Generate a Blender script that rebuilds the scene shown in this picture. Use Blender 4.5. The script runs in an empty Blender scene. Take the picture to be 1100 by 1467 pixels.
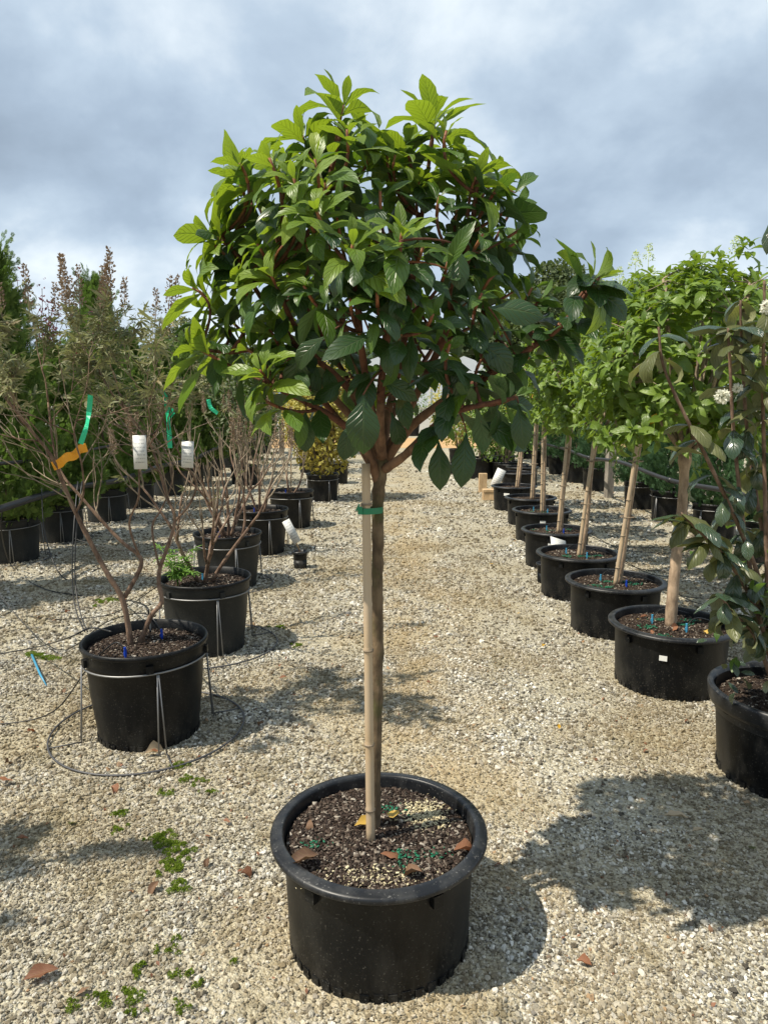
import bpy, math, random
import numpy as np
from mathutils import Matrix, Vector

# ------------------------------------------------------------------ camera, sky, sun, exposure
SC = bpy.context.scene
COL = SC.collection
R = math.radians
PW, PH, FPX = 1100.0, 1467.0, 1017.0           # photograph size, focal length in photograph pixels
HC, PITCH = 1.5, R(8.72)                       # camera height, pitch down

cam_d = bpy.data.cameras.new('camera')
cam_d.sensor_fit = 'VERTICAL'
cam_d.sensor_height = 24.0
cam_d.lens = 24.0 * FPX / PH
cam_d.clip_start = 0.05
cam_d.clip_end = 2000
cam = bpy.data.objects.new('camera', cam_d)
COL.objects.link(cam)
cam.location = (0, 0, HC)
cam.rotation_euler = (R(90) - PITCH, 0, 0)
SC.camera = cam

SUN_EL = R(57)
SH = Vector((0.93, 0.37, 0)).normalized()      # direction the shadows fall on the ground
sun_vec = Vector((-SH.x * math.cos(SUN_EL), -SH.y * math.cos(SUN_EL), math.sin(SUN_EL)))   # towards the sun
sl = bpy.data.lights.new('sun', 'SUN')
sl.energy = 4.5
sl.angle = R(0.6)
sl.color = (1.0, 0.92, 0.78)
sun = bpy.data.objects.new('sun', sl)
COL.objects.link(sun)
sun.rotation_euler = (-sun_vec).to_track_quat('-Z', 'Y').to_euler()
sun.location = (-6, -2, 9)

world = bpy.data.worlds.new('World')
SC.world = world
world.use_nodes = True
wn, wl = world.node_tree.nodes, world.node_tree.links
wn.clear()
w_out = wn.new('ShaderNodeOutputWorld')
w_bg = wn.new('ShaderNodeBackground')
w_bg.inputs['Strength'].default_value = 0.1
sky = wn.new('ShaderNodeTexSky')
sky.sky_type = 'NISHITA'
sky.sun_disc = False
sky.sun_elevation = SUN_EL
sky.sun_rotation = math.atan2(sun_vec.x, sun_vec.y)
sky.air_density = 1.0
sky.dust_density = 1.0
w_tc = wn.new('ShaderNodeTexCoord')
w_sep = wn.new('ShaderNodeSeparateXYZ')
wl.new(w_tc.outputs['Generated'], w_sep.inputs[0])
def wmath(op, a, b=None, c=None):
    n = wn.new('ShaderNodeMath'); n.operation = op
    for i, v in enumerate((a, b, c)):
        if v is None: continue
        if isinstance(v, (int, float)): n.inputs[i].default_value = v
        else: wl.new(v, n.inputs[i])
    return n.outputs[0]
zz = wmath('ADD', wmath('ABSOLUTE', w_sep.outputs['Z']), 0.55)
cx = wmath('DIVIDE', w_sep.outputs['X'], zz)
cy = wmath('DIVIDE', w_sep.outputs['Y'], zz)
w_cmb = wn.new('ShaderNodeCombineXYZ')
wl.new(cx, w_cmb.inputs[0]); wl.new(cy, w_cmb.inputs[1]); w_cmb.inputs[2].default_value = 3.7
def wnoise(scale, detail, rough, dist, off=0.0):
    n = wn.new('ShaderNodeTexNoise')
    n.inputs['Scale'].default_value = scale; n.inputs['Detail'].default_value = detail
    n.inputs['Roughness'].default_value = rough; n.inputs['Distortion'].default_value = dist
    m = wn.new('ShaderNodeMapping'); m.inputs['Location'].default_value = (off, off * .7, off)
    wl.new(w_cmb.outputs[0], m.inputs[0]); wl.new(m.outputs[0], n.inputs['Vector'])
    return n.outputs['Fac']
def wramp(fac, stops):
    n = wn.new('ShaderNodeValToRGB')
    e = n.color_ramp.elements
    while len(e) < len(stops): e.new(0.5)
    for el, (p, c) in zip(e, stops): el.position = p; el.color = (*c, 1)
    wl.new(fac, n.inputs[0]); return n.outputs[0]
shape = wnoise(1.9, 6, 0.50, 0.25, 2.1)
fine = wnoise(5.5, 7, 0.55, 0.15, 5.1)
mixf = wmath('ADD', wmath('MULTIPLY', shape, 0.68), wmath('MULTIPLY', fine, 0.32))
cloud_col = wramp(mixf, [(0.36, (2.55, 3.2, 4.0)), (0.455, (3.25, 4.05, 5.0)), (0.53, (4.2, 5.1, 6.05)), (0.63, (6.7, 7.4, 7.9))])
cover = wramp(wnoise(0.55, 4, 0.5, 0.3, 9.4), [(0.25, (0.80, 0.80, 0.80)), (0.5, (1, 1, 1))])
w_mix = wn.new('ShaderNodeMix'); w_mix.data_type = 'RGBA'
wl.new(cover, w_mix.inputs[0])
wl.new(sky.outputs[0], w_mix.inputs[6]); wl.new(cloud_col, w_mix.inputs[7])
wl.new(w_mix.outputs[2], w_bg.inputs['Color'])
wl.new(w_bg.outputs[0], w_out.inputs[0])

SC.view_settings.view_transform = 'Standard'
SC.view_settings.look = 'None'
SC.view_settings.exposure = 0.48
SC.view_settings.gamma = 1.0
SC.view_settings.use_curve_mapping = False
SC.cycles.use_denoising = True
SC.cycles.max_bounces = 6
SC.cycles.diffuse_bounces = 3
SC.cycles.transmission_bounces = 4

# ------------------------------------------------------------------ pixel -> place
CP, SP = math.cos(PITCH), math.sin(PITCH)
def ray(px, py):
    u, v = (px - PW / 2) / FPX, (PH / 2 - py) / FPX
    return Vector((u, CP + v * SP, -SP + v * CP))
def on_z(px, py, z=0.0):
    d = ray(px, py); t = (z - HC) / d.z
    return Vector((d.x * t, d.y * t, z))
def at_y(px, py, y):
    d = ray(px, py); t = y / d.y
    return Vector((d.x * t, y, HC + d.z * t))

rng = random.Random(7)
nrng = np.random.default_rng(7)

# ------------------------------------------------------------------ materials
MATS = {}
class NT:
    def __init__(s, name):
        s.m = bpy.data.materials.new(name); s.m.use_nodes = True
        s.t = s.m.node_tree; s.t.nodes.clear()
        s.out = s.n('ShaderNodeOutputMaterial'); MATS[name] = s.m
    def n(s, typ, **kw):
        nd = s.t.nodes.new(typ)
        for k, v in kw.items(): setattr(nd, k, v)
        return nd
    def set(s, sock, v):
        if isinstance(v, bpy.types.NodeSocket): s.t.links.new(v, sock)
        elif isinstance(v, (tuple, list)) and len(v) == 3 and sock.type == 'RGBA': sock.default_value = (*v, 1)
        else: sock.default_value = v
    def math(s, op, a, b=None, c=None, clamp=False):
        nd = s.n('ShaderNodeMath', operation=op, use_clamp=clamp)
        for i, v in enumerate((a, b, c)):
            if v is not None: s.set(nd.inputs[i], v)
        return nd.outputs[0]
    def pos(s): return s.n('ShaderNodeNewGeometry').outputs['Position']
    def obj(s): return s.n('ShaderNodeTexCoord').outputs['Object']
    def noise(s, scale, detail=4, rough=.55, vec=None, dist=0):
        nd = s.n('ShaderNodeTexNoise')
        nd.inputs['Scale'].default_value = scale; nd.inputs['Detail'].default_value = detail
        nd.inputs['Roughness'].default_value = rough; nd.inputs['Distortion'].default_value = dist
        if vec is not None: s.set(nd.inputs['Vector'], vec)
        return nd.outputs['Fac']
    def ramp(s, fac, stops, interp='LINEAR'):
        nd = s.n('ShaderNodeValToRGB'); e = nd.color_ramp.elements
        nd.color_ramp.interpolation = interp
        while len(e) < len(stops): e.new(.5)
        for el, (p, c) in zip(e, stops):
            el.position = p; el.color = (c, c, c, 1) if isinstance(c, (int, float)) else (*c, 1)
        s.set(nd.inputs[0], fac); return nd.outputs[0]
    def mix(s, f, a, b, blend='MIX'):
        nd = s.n('ShaderNodeMix', data_type='RGBA', blend_type=blend)
        s.set(nd.inputs[0], f); s.set(nd.inputs[6], a); s.set(nd.inputs[7], b)
        return nd.outputs[2]
    def bump(s, h, strength=.5, dist=.01):
        nd = s.n('ShaderNodeBump')
        nd.inputs['Strength'].default_value = strength; nd.inputs['Distance'].default_value = dist
        s.set(nd.inputs['Height'], h); return nd.outputs[0]
    def rand(s):       # one number per object and per loose piece
        a = s.n('ShaderNodeObjectInfo').outputs['Random']
        b = s.n('ShaderNodeNewGeometry').outputs['Random Per Island']
        return s.math('FRACT', s.math('ADD', a, b))
    def bsdf(s, col, rough=.6, normal=None, spec=.5, **kw):
        b = s.n('ShaderNodeBsdfPrincipled')
        s.set(b.inputs['Base Color'], col); s.set(b.inputs['Roughness'], rough)
        b.inputs['Specular IOR Level'].default_value = spec
        if normal is not None: s.set(b.inputs['Normal'], normal)
        for k, v in kw.items(): s.set(b.inputs[k], v)
        return b.outputs[0]
    def done(s, sh):
        s.t.links.new(sh, s.out.inputs['Surface']); return s.m

def leaf_mat(name, dark, light, back, rough=.42, veins=True, transl=.35, tcol=None, spec=.5, nv=8.0, bumpv=.6, browning=0.0):
    t = NT(name)
    r = t.rand()
    col = t.mix(r, dark, light)
    nz = t.noise(3.2, 4, .65, t.obj())
    col = t.mix(t.math('MULTIPLY', nz, .5), col, light)
    hole = t.ramp(t.noise(7, 3, .6, t.pos()), [(.70, 0.0), (.76, 1.0)])
    if veins: col = t.mix(t.math('MULTIPLY', hole, .6), col, (.20, .15, .05))
    normal = None
    if veins:
        uv = t.n('ShaderNodeUVMap').outputs[0]
        sp = t.n('ShaderNodeSeparateXYZ'); t.set(sp.inputs[0], uv)
        au = t.math('ABSOLUTE', t.math('SUBTRACT', sp.outputs['X'], .5))
        lat = t.math('FRACT', t.math('MULTIPLY', t.math('SUBTRACT', sp.outputs['Y'], t.math('MULTIPLY', au, .55)), nv))
        lat = t.math('ABSOLUTE', t.math('SUBTRACT', lat, .5))            # .5 at the vein
        vein = t.ramp(lat, [(0.36, 0.0), (0.5, 1.0)])
        mid = t.ramp(au, [(0.0, 1.0), (0.045, 0.0)])
        v = t.math('MAXIMUM', vein, mid)
        col = t.mix(t.math('MULTIPLY', v, .13), col, t.mix(.5, light, (.40, .46, .16)))
        quilt = t.math('SUBTRACT', 1.0, v)
        normal = t.bump(quilt, bumpv * .75, .0035)
    if browning:
        bz = t.ramp(t.noise(6, 4, .6, t.pos()), [(.56, 0.0), (.66, 1.0)])
        col = t.mix(t.math('MULTIPLY', bz, browning), col, (.20, .11, .045))
    bf = t.n('ShaderNodeNewGeometry').outputs['Backfacing']
    colb = t.mix(.65, col, back)
    col2 = t.mix(bf, col, colb)
    sh = t.bsdf(col2, t.math('ADD', t.math('MULTIPLY', bf, .25), rough), normal, spec)
    tr = t.n('ShaderNodeBsdfTranslucent')
    t.set(tr.inputs['Color'], tcol if tcol else t.mix(.5, light, (.35, .5, .04)))
    if normal is not None: t.set(tr.inputs['Normal'], normal)
    mx = t.n('ShaderNodeMixShader'); mx.inputs[0].default_value = transl
    t.t.links.new(sh, mx.inputs[1]); t.t.links.new(tr.outputs[0], mx.inputs[2])
    return t.done(mx.outputs[0])

leaf_mat('leaf_young_lit', (.085, .165, .018), (.205, .300, .036), (.22, .32, .11), .40, transl=.40, tcol=(.30, .42, .02), bumpv=.9)  # new growth, and the lighter colour standing in for sunlit leaves
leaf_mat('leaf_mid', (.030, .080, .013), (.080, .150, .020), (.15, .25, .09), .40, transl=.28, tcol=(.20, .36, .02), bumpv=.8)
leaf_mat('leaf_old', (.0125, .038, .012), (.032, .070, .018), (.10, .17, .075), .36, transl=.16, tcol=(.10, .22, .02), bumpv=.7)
leaf_mat('leaf_lime', (.20, .30, .025), (.30, .38, .05), (.27, .36, .12), .45, transl=.40, tcol=(.4, .5, .03))
leaf_mat('leaf_hyd', (.045, .098, .014), (.175, .265, .034), (.20, .30, .09), .42, transl=.32, tcol=(.26, .38, .02), nv=6, bumpv=.4)
leaf_mat('leaf_yellow', (.55, .30, .015), (.70, .42, .03), (.6, .42, .08), .5, transl=.3, tcol=(.7, .4, .02))
leaf_mat('leaf_leather', (.020, .048, .030), (.050, .080, .040), (.24, .25, .12), .27, transl=.10, tcol=(.2, .25, .05), bumpv=.9, spec=.8)
leaf_mat('leaf_olive', (.055, .070, .024), (.125, .135, .05), (.26, .27, .13), .42, transl=.22, tcol=(.3, .32, .05), bumpv=.9)
leaf_mat('leaf_vitex', (.032, .050, .016), (.215, .22, .095), (.30, .30, .20), .6, veins=False, transl=.2, tcol=(.25, .28, .08), browning=.5)
leaf_mat('leaf_fern', (.10, .22, .03), (.18, .33, .05), (.2, .32, .1), .5, veins=False, transl=.3)
leaf_mat('leaf_gold', (.28, .26, .05), (.46, .40, .08), (.4, .36, .12), .55, veins=False, transl=.3, tcol=(.5, .4, .04), browning=.9)
leaf_mat('leaf_purple', (.05, .012, .02), (.13, .03, .045), (.14, .05, .06), .5, veins=False, transl=.25, tcol=(.25, .04, .06))
leaf_mat('thuja', (.075, .135, .026), (.21, .29, .058), (.14, .21, .06), .6, veins=False, transl=.38, tcol=(.12, .22, .03))
leaf_mat('juniper', (.028, .078, .030), (.062, .14, .052), (.06, .12, .05), .6, veins=False, transl=.15, tcol=(.1, .2, .04))
leaf_mat('far_leaf', (.030, .055, .018), (.085, .115, .035), (.09, .13, .05), .6, veins=False, transl=.2, tcol=(.16, .22, .04))
leaf_mat('shrub_leaf', (.065, .125, .02), (.19, .27, .05), (.15, .25, .08), .5, veins=False, transl=.3, tcol=(.22, .38, .04))
leaf_mat('petal', (.72, .72, .62), (.85, .84, .74), (.7, .7, .62), .6, veins=False, transl=.3, tcol=(.8, .8, .6))
leaf_mat('bud', (.42, .52, .18), (.62, .68, .30), (.5, .6, .3), .6, veins=False, transl=.3, tcol=(.6, .7, .2))
leaf_mat('seed', (.13, .085, .055), (.30, .22, .15), (.25, .18, .12), .8, veins=False, transl=.1, tcol=(.3, .2, .1))
leaf_mat('dry_red', (.10, .040, .020), (.27, .115, .055), (.30, .13, .07), .65, transl=.15, tcol=(.4, .12, .03), bumpv=.25)
leaf_mat('dry_brown', (.075, .038, .022), (.20, .11, .06), (.2, .13, .08), .7, transl=.1, tcol=(.25, .12, .04), bumpv=.25)
leaf_mat('dry_tan', (.30, .22, .13), (.46, .36, .24), (.4, .32, .22), .7, transl=.12, tcol=(.4, .28, .1), bumpv=.25)
leaf_mat('dry_gold', (.42, .25, .03), (.60, .40, .09), (.5, .36, .12), .6, transl=.2, tcol=(.6, .38, .04), bumpv=.25)
leaf_mat('moss', (.10, .155, .008), (.21, .27, .02), (.12, .2, .02), .8, veins=False, transl=.25, tcol=(.25, .38, .02))

def bark_mat(name, a, b, scale=30, moss=None, rough=.85, bstr=.7):
    t = NT(name)
    mp = t.n('ShaderNodeMapping'); t.set(mp.inputs[0], t.obj()); mp.inputs['Scale'].default_value = (1, 1, .35)
    nz = t.noise(scale, 6, .65, mp.outputs[0])
    col = t.mix(t.ramp(nz, [(.32, 0.0), (.68, 1.0)]), a, b)
    col = t.mix(t.math('MULTIPLY', t.ramp(t.noise(scale * .22, 3, .5, t.obj()), [(.45, 0.0), (.6, 1.0)]), .35), col, tuple(min(1, c * 1.7) for c in b))
    if moss: col = t.mix(t.math('MULTIPLY', t.ramp(t.noise(9, 4, .6, t.obj()), [(.5, 0.0), (.62, 1.0)]), .7), col, moss)
    return t.done(t.bsdf(col, rough, t.bump(nz, bstr, .006), .3))
bark_mat('bark_trunk', (.055, .038, .023), (.165, .118, .070), 55, moss=(.085, .085, .032), bstr=1.0)
bark_mat('bark_limb', (.075, .040, .025), (.19, .11, .065), 70)
bark_mat('twig_red', (.060, .024, .015), (.150, .066, .040), 90, bstr=.4)
bark_mat('twig_tip', (.16, .052, .028), (.28, .115, .055), 90, rough=.5, bstr=.2)
bark_mat('bark_tan', (.19, .13, .085), (.42, .31, .21), 45)
bark_mat('bark_vitex', (.070, .042, .028), (.22, .145, .10), 60, bstr=1.0)
bark_mat('twig_dry', (.12, .092, .064), (.30, .235, .165), 60)
bark_mat('wood_post', (.13, .115, .095), (.30, .265, .22), 14)
bark_mat('wood_block', (.36, .24, .13), (.56, .40, .23), 18, bstr=.3)

def bamboo_mat():
    t = NT('bamboo')
    mp = t.n('ShaderNodeMapping'); t.set(mp.inputs[0], t.obj()); mp.inputs['Scale'].default_value = (60, 60, 2.2)
    nz = t.noise(1.0, 5, .6, mp.outputs[0])
    col = t.mix(nz, (.36, .255, .145), (.56, .43, .28))
    big = t.ramp(t.noise(5, 3, .5, t.obj()), [(.4, 0.0), (.65, 1.0)])
    col = t.mix(t.math('MULTIPLY', big, .5), col, (.40, .34, .27))
    t.done(t.bsdf(col, .45, t.bump(nz, .25, .002), .45))
bamboo_mat()

def plastic(name, base, dust, rough=.42, spec=.22, dustiness=.08):
    t = NT(name)
    p = t.obj()
    sp = t.n('ShaderNodeSeparateXYZ'); t.set(sp.inputs[0], p)
    low = t.ramp(sp.outputs['Z'], [(0.0, 1.0), (.16, .12)])                 # splashed dirt near the ground
    mp = t.n('ShaderNodeMapping'); t.set(mp.inputs[0], p); mp.inputs['Scale'].default_value = (1, 1, .4)
    n1 = t.noise(9, 6, .68, mp.outputs[0]); n2 = t.noise(160, 2, .5, p)
    smear = t.ramp(n1, [(.46, 0.0), (.78, 1.0)])
    speck = t.ramp(n2, [(.64, 0.0), (.70, 1.0)])
    f = t.math('ADD', t.math('MULTIPLY', smear, t.math('ADD', dustiness, t.math('MULTIPLY', low, .45))), t.math('MULTIPLY', speck, t.math('ADD', .30, t.math('MULTIPLY', low, .45))), clamp=True)
    col = t.mix(f, base, dust)
    t.done(t.bsdf(col, t.math('ADD', rough, t.math('MULTIPLY', f, .4)), t.bump(t.noise(70, 3, .5, p), .08, .002), spec))
plastic('plastic_black', (.0034, .0042, .0052), (.13, .12, .10))
plastic('plastic_rim', (.0085, .0095, .0115), (.24, .235, .22), .38, .40, .15)
plastic('plastic_grey', (.020, .022, .022), (.13, .12, .10), .5)

def simple(name, col, rough=.5, metallic=0.0, var=.15, scale=40, spec=.5):
    t = NT(name)
    nz = t.noise(scale, 4, .6, t.obj())
    c = t.mix(t.math('MULTIPLY', nz, var), col, tuple(x * .35 for x in col))
    t.done(t.bsdf(c, rough, t.bump(nz, .1, .002), spec, Metallic=metallic))
simple('tie_green', (.0, .19, .085), .35)
simple('tape_green', (.02, .52, .26), .4)
simple('tape_orange', (.85, .36, .008), .45)
simple('emitter_blue', (.01, .055, .42), .35)
simple('emitter_teal', (.06, .30, .48), .4)
simple('tube_black', (.012, .012, .012), .45)
simple('pipe_black', (.022, .022, .024), .5, var=.4)
simple('wire', (.30, .30, .30), .45, .6, var=.5)
simple('wire_dark', (.10, .10, .105), .5, .4, var=.5)
simple('green_grain', (.004, .13, .062), .6)
simple('white_wall', (.72, .70, .66), .8, var=.2, scale=2)
simple('grey_roof', (.30, .33, .36), .45, var=.2, scale=1)
simple('sticker', (.78, .78, .74), .5, var=.08)

def card_mat():
    t = NT('card_print')
    uv = t.n('ShaderNodeUVMap').outputs[0]
    sp = t.n('ShaderNodeSeparateXYZ'); t.set(sp.inputs[0], uv)
    ln = t.math('GREATER_THAN', t.math('FRACT', t.math('MULTIPLY', sp.outputs['Y'], 9.0)), .66)
    mp = t.n('ShaderNodeMapping'); t.set(mp.inputs[0], uv); mp.inputs['Scale'].default_value = (26, 9, 1)
    word = t.math('GREATER_THAN', t.noise(1.0, 1, .5, mp.outputs[0]), .47)
    ix = t.math('LESS_THAN', t.math('ABSOLUTE', t.math('SUBTRACT', sp.outputs['X'], .5)), .36)
    iy = t.math('LESS_THAN', t.math('ABSOLUTE', t.math('SUBTRACT', sp.outputs['Y'], .52)), .36)
    f = t.math('MULTIPLY', t.math('MULTIPLY', ln, word), t.math('MULTIPLY', ix, iy))
    t.done(t.bsdf(t.mix(t.math('MULTIPLY', f, .55), (.66, .66, .63), (.12, .13, .14)), .4))
card_mat()

def soil_mat():
    t = NT('soil')
    p = t.pos()
    n1 = t.noise(90, 5, .7, p)
    col = t.ramp(n1, [(.3, (.018, .012, .008)), (.55, (.055, .036, .024)), (.75, (.13, .095, .065))])
    t.done(t.bsdf(col, .95, t.bump(n1, 1.0, .012), .2))
    t = NT('bark_chip')
    col = t.ramp(t.rand(), [(0, (.016, .012, .010)), (.45, (.040, .027, .021)), (.72, (.080, .058, .045)), (.9, (.17, .14, .11)), (1.0, (.40, .36, .30))])
    t.done(t.bsdf(col, .9, t.bump(t.noise(120, 4, .6, t.obj()), .4, .003), .2))
    t = NT('wood_shaving')
    col = t.ramp(t.rand(), [(0, (.36, .30, .17)), (1, (.60, .54, .36))])
    t.done(t.bsdf(col, .9, None, .2))
soil_mat()

def ground_mat():
    t = NT('gravel_ground')
    p = t.pos()
    def vor(scale, feat='F1'):
        v = t.n('ShaderNodeTexVoronoi', feature=feat); v.inputs['Scale'].default_value = scale
        t.set(v.inputs['Vector'], p); return v
    v1 = vor(62); v2 = vor(150)
    cell = t.n('ShaderNodeSeparateXYZ'); t.set(cell.inputs[0], v1.outputs['Color'])
    cell2 = t.n('ShaderNodeSeparateXYZ'); t.set(cell2.inputs[0], v2.outputs['Color'])
    stops = [(0.0, (.24, .21, .15)), (.25, (.42, .38, .28)), (.55, (.60, .555, .42)), (.85, (.74, .70, .56)), (1, (.36, .36, .34))]
    c1 = t.ramp(cell.outputs['X'], stops); c2 = t.ramp(cell2.outputs['Y'], stops)
    big = t.ramp(t.noise(16, 2, .5, p), [(.42, 0.0), (.5, 1.0)])
    col = t.mix(big, c1, c2)
    gap = t.ramp(v1.outputs['Distance'], [(.0, 0.0), (.62, .9)])
    col = t.mix(t.math('MULTIPLY', gap, .50), col, (.17, .14, .09))
    patch = t.ramp(t.noise(1.1, 6, .62, p, .4), [(.44, 0.0), (.66, 1.0)])
    col = t.mix(t.math('MULTIPLY', patch, .45), col, (.36, .29, .16))
    patch2 = t.ramp(t.noise(3.6, 5, .6, p), [(.54, 0.0), (.70, 1.0)])
    col = t.mix(t.math('MULTIPLY', patch2, .40), col, (.22, .185, .10))
    sx = t.n('ShaderNodeSeparateXYZ'); t.set(sx.inputs[0], p)
    lane = t.ramp(t.math('ABSOLUTE', t.math('SUBTRACT', sx.outputs['X'], .18)), [(.05, 1.0), (.75, 0.0)])
    lane = t.math('MULTIPLY', lane, t.ramp(t.noise(2.1, 5, .65, p), [(.40, 0.0), (.60, 1.0)]))
    col = t.mix(t.math('MULTIPLY', lane, .60), col, (.40, .305, .165))
    h = t.math('SUBTRACT', 1.0, v1.outputs['Distance'])
    h = t.math('ADD', h, t.math('MULTIPLY', t.math('SUBTRACT', 1.0, v2.outputs['Distance']), .5))
    t.done(t.bsdf(col, .9, t.bump(h, .9, .012), .25))
    t = NT('gravel_stone')
    p = t.pos()
    mp2 = t.n('ShaderNodeMapping'); t.set(mp2.inputs[0], p); mp2.inputs['Scale'].default_value = (1.3, .38, 1)
    track = t.ramp(t.noise(1.25, 5, .6, mp2.outputs[0], .5), [(.47, 0.0), (.64, 1.0)])
    r = t.n('ShaderNodeObjectInfo').outputs['Random']
    col = t.ramp(r, [(0, (.045, .041, .035)), (.25, (.16, .148, .12)), (.48, (.335, .318, .268)), (.70, (.57, .545, .465)), (.90, (.86, .84, .765)), (.92, (.42, .42, .40)), (.96, (.16, .16, .16)), (.985, (.13, .12, .10)), (1, (.42, .24, .13))])
    patch = t.ramp(t.noise(1.1, 6, .62, p, .4), [(.44, 0.0), (.66, 1.0)])
    col = t.mix(t.math('MULTIPLY', patch, .85), col, (.24, .185, .10))
    patch2 = t.ramp(t.noise(3.6, 5, .6, p), [(.54, 0.0), (.70, 1.0)])
    col = t.mix(t.math('MULTIPLY', patch2, .70), col, (.17, .14, .07))
    sx = t.n('ShaderNodeSeparateXYZ'); t.set(sx.inputs[0], p)
    lane = t.ramp(t.math('ABSOLUTE', t.math('SUBTRACT', sx.outputs['X'], .18)), [(.05, 1.0), (.75, 0.0)])
    lane = t.math('MULTIPLY', lane, t.ramp(t.noise(2.1, 5, .65, p), [(.40, 0.0), (.60, 1.0)]))
    col = t.mix(t.math('MULTIPLY', lane, .60), col, (.40, .305, .165))
    col = t.mix(t.math('MULTIPLY', track, .55), col, (.22, .175, .10))
    nz = t.noise(220, 4, .6, p)
    col = t.mix(t.math('MULTIPLY', nz, .4), col, t.mix(.5, col, (.15, .12, .08)))
    t.done(t.bsdf(col, .85, t.bump(nz, .35, .003), .3))
    t = NT('dirt_road')
    p = t.pos(); n1 = t.noise(1.5, 6, .6, p); n2 = t.noise(40, 4, .6, p)
    col = t.mix(n1, (.42, .25, .11), (.55, .37, .19)); col = t.mix(t.math('MULTIPLY', n2, .4), col, (.30, .2, .11))
    t.done(t.bsdf(col, .95, t.bump(n2, .4, .01), .2))
ground_mat()
def glaze_mat():
    t = NT('greenhouse_film')
    nz = t.noise(1.5, 4, .5, t.pos())
    t.done(t.bsdf(t.mix(nz, (.50, .54, .58), (.66, .69, .72)), .3, None, .5))
glaze_mat()

# ------------------------------------------------------------------ mesh helpers
def unit(v):
    v = np.asarray(v, float); n = np.linalg.norm(v)
    return v / n if n > 1e-9 else np.array([0, 0, 1.0])

class MB:
    """collects shapes in world space; build() links them as one mesh, relative to its parent's base"""
    def __init__(s): s.v = []; s.f = []; s.n = 0
    def add(s, verts, faces):
        verts = np.asarray(verts, float)
        s.v.append(verts); s.f += [tuple(i + s.n for i in f) for f in faces]; s.n += len(verts)
    def tube(s, pts, radii, n=8, caps=True):
        pts = [np.asarray(p, float) for p in pts]
        m = len(pts)
        if isinstance(radii, (int, float)): radii = [radii] * m
        t0 = unit(pts[1] - pts[0])
        a = np.array([1, 0, 0.]) if abs(t0[0]) < .8 else np.array([0, 1., 0])
        u = unit(np.cross(t0, a)); V = []
        for i in range(m):
            t = unit(pts[min(i + 1, m - 1)] - pts[max(i - 1, 0)])
            u = unit(u - t * np.dot(u, t)); w = np.cross(t, u)
            for k in range(n):
                an = 2 * math.pi * k / n
                V.append(pts[i] + radii[i] * (math.cos(an) * u + math.sin(an) * w))
        F = []
        for i in range(m - 1):
            for k in range(n):
                k2 = (k + 1) % n
                F.append((i * n + k, i * n + k2, (i + 1) * n + k2, (i + 1) * n + k))
        if caps:
            F.append(tuple(range(n - 1, -1, -1))); F.append(tuple((m - 1) * n + k for k in range(n)))
        s.add(V, F); return s
    def ring(s, c, rad, wire, n=48, m=6, zf=None):
        V = []; F = []
        for i in range(n):
            a = 2 * math.pi * i / n
            dz = zf(a) if zf else 0
            for k in range(m):
                b = 2 * math.pi * k / m
                r = rad + wire * math.cos(b)
                V.append((c[0] + r * math.cos(a), c[1] + r * math.sin(a), c[2] + dz + wire * math.sin(b)))
        for i in range(n):
            for k in range(m):
                i2, k2 = (i + 1) % n, (k + 1) % m
                F.append((i * m + k, i2 * m + k, i2 * m + k2, i * m + k2))
        s.add(V, F); return s
    def lathe(s, prof, c=(0, 0, 0), n=64, wob=0.0, seed=0):
        rr = random.Random(seed); ph = rr.random() * 6.28; ph2 = rr.random() * 6.28
        V = []; F = []
        for (r, z) in prof:
            for k in range(n):
                a = 2 * math.pi * k / n
                q = r * (1 + wob * math.sin(2 * a + ph) + wob * .5 * math.sin(3 * a + ph2))
                V.append((c[0] + q * math.cos(a), c[1] + q * math.sin(a), c[2] + z))
        for i in range(len(prof) - 1):
            for k in range(n):
                k2 = (k + 1) % n
                F.append((i * n + k, i * n + k2, (i + 1) * n + k2, (i + 1) * n + k))
        s.add(V, F); return s
    def box(s, c, size, rot=None):
        x, y, z = [q / 2 for q in size]
        V = np.array([(-x, -y, -z), (x, -y, -z), (x, y, -z), (-x, y, -z), (-x, -y, z), (x, -y, z), (x, y, z), (-x, y, z)])
        if rot is not None: V = V @ np.array(rot.to_3x3() if hasattr(rot, 'to_3x3') else rot).T
        s.add(V + np.asarray(c, float), [(3, 2, 1, 0), (4, 5, 6, 7), (0, 1, 5, 4), (1, 2, 6, 5), (2, 3, 7, 6), (3, 0, 4, 7)])
        return s
    def build(s, name, mat, parent=None, smooth=True, label=None, kind=None):
        V = np.concatenate(s.v)
        if parent is not None: V = V - np.array(parent.location)
        me = bpy.data.meshes.new(name)
        me.from_pydata(V.tolist(), [], s.f)
        me.materials.append(MATS[mat])
        if smooth: me.polygons.foreach_set('use_smooth', [True] * len(me.polygons))
        me.update()
        o = bpy.data.objects.new(name, me); COL.objects.link(o)
        if parent is not None: o.parent = parent
        if label: o['label'] = label
        if kind: o['kind'] = kind
        return o

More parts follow.
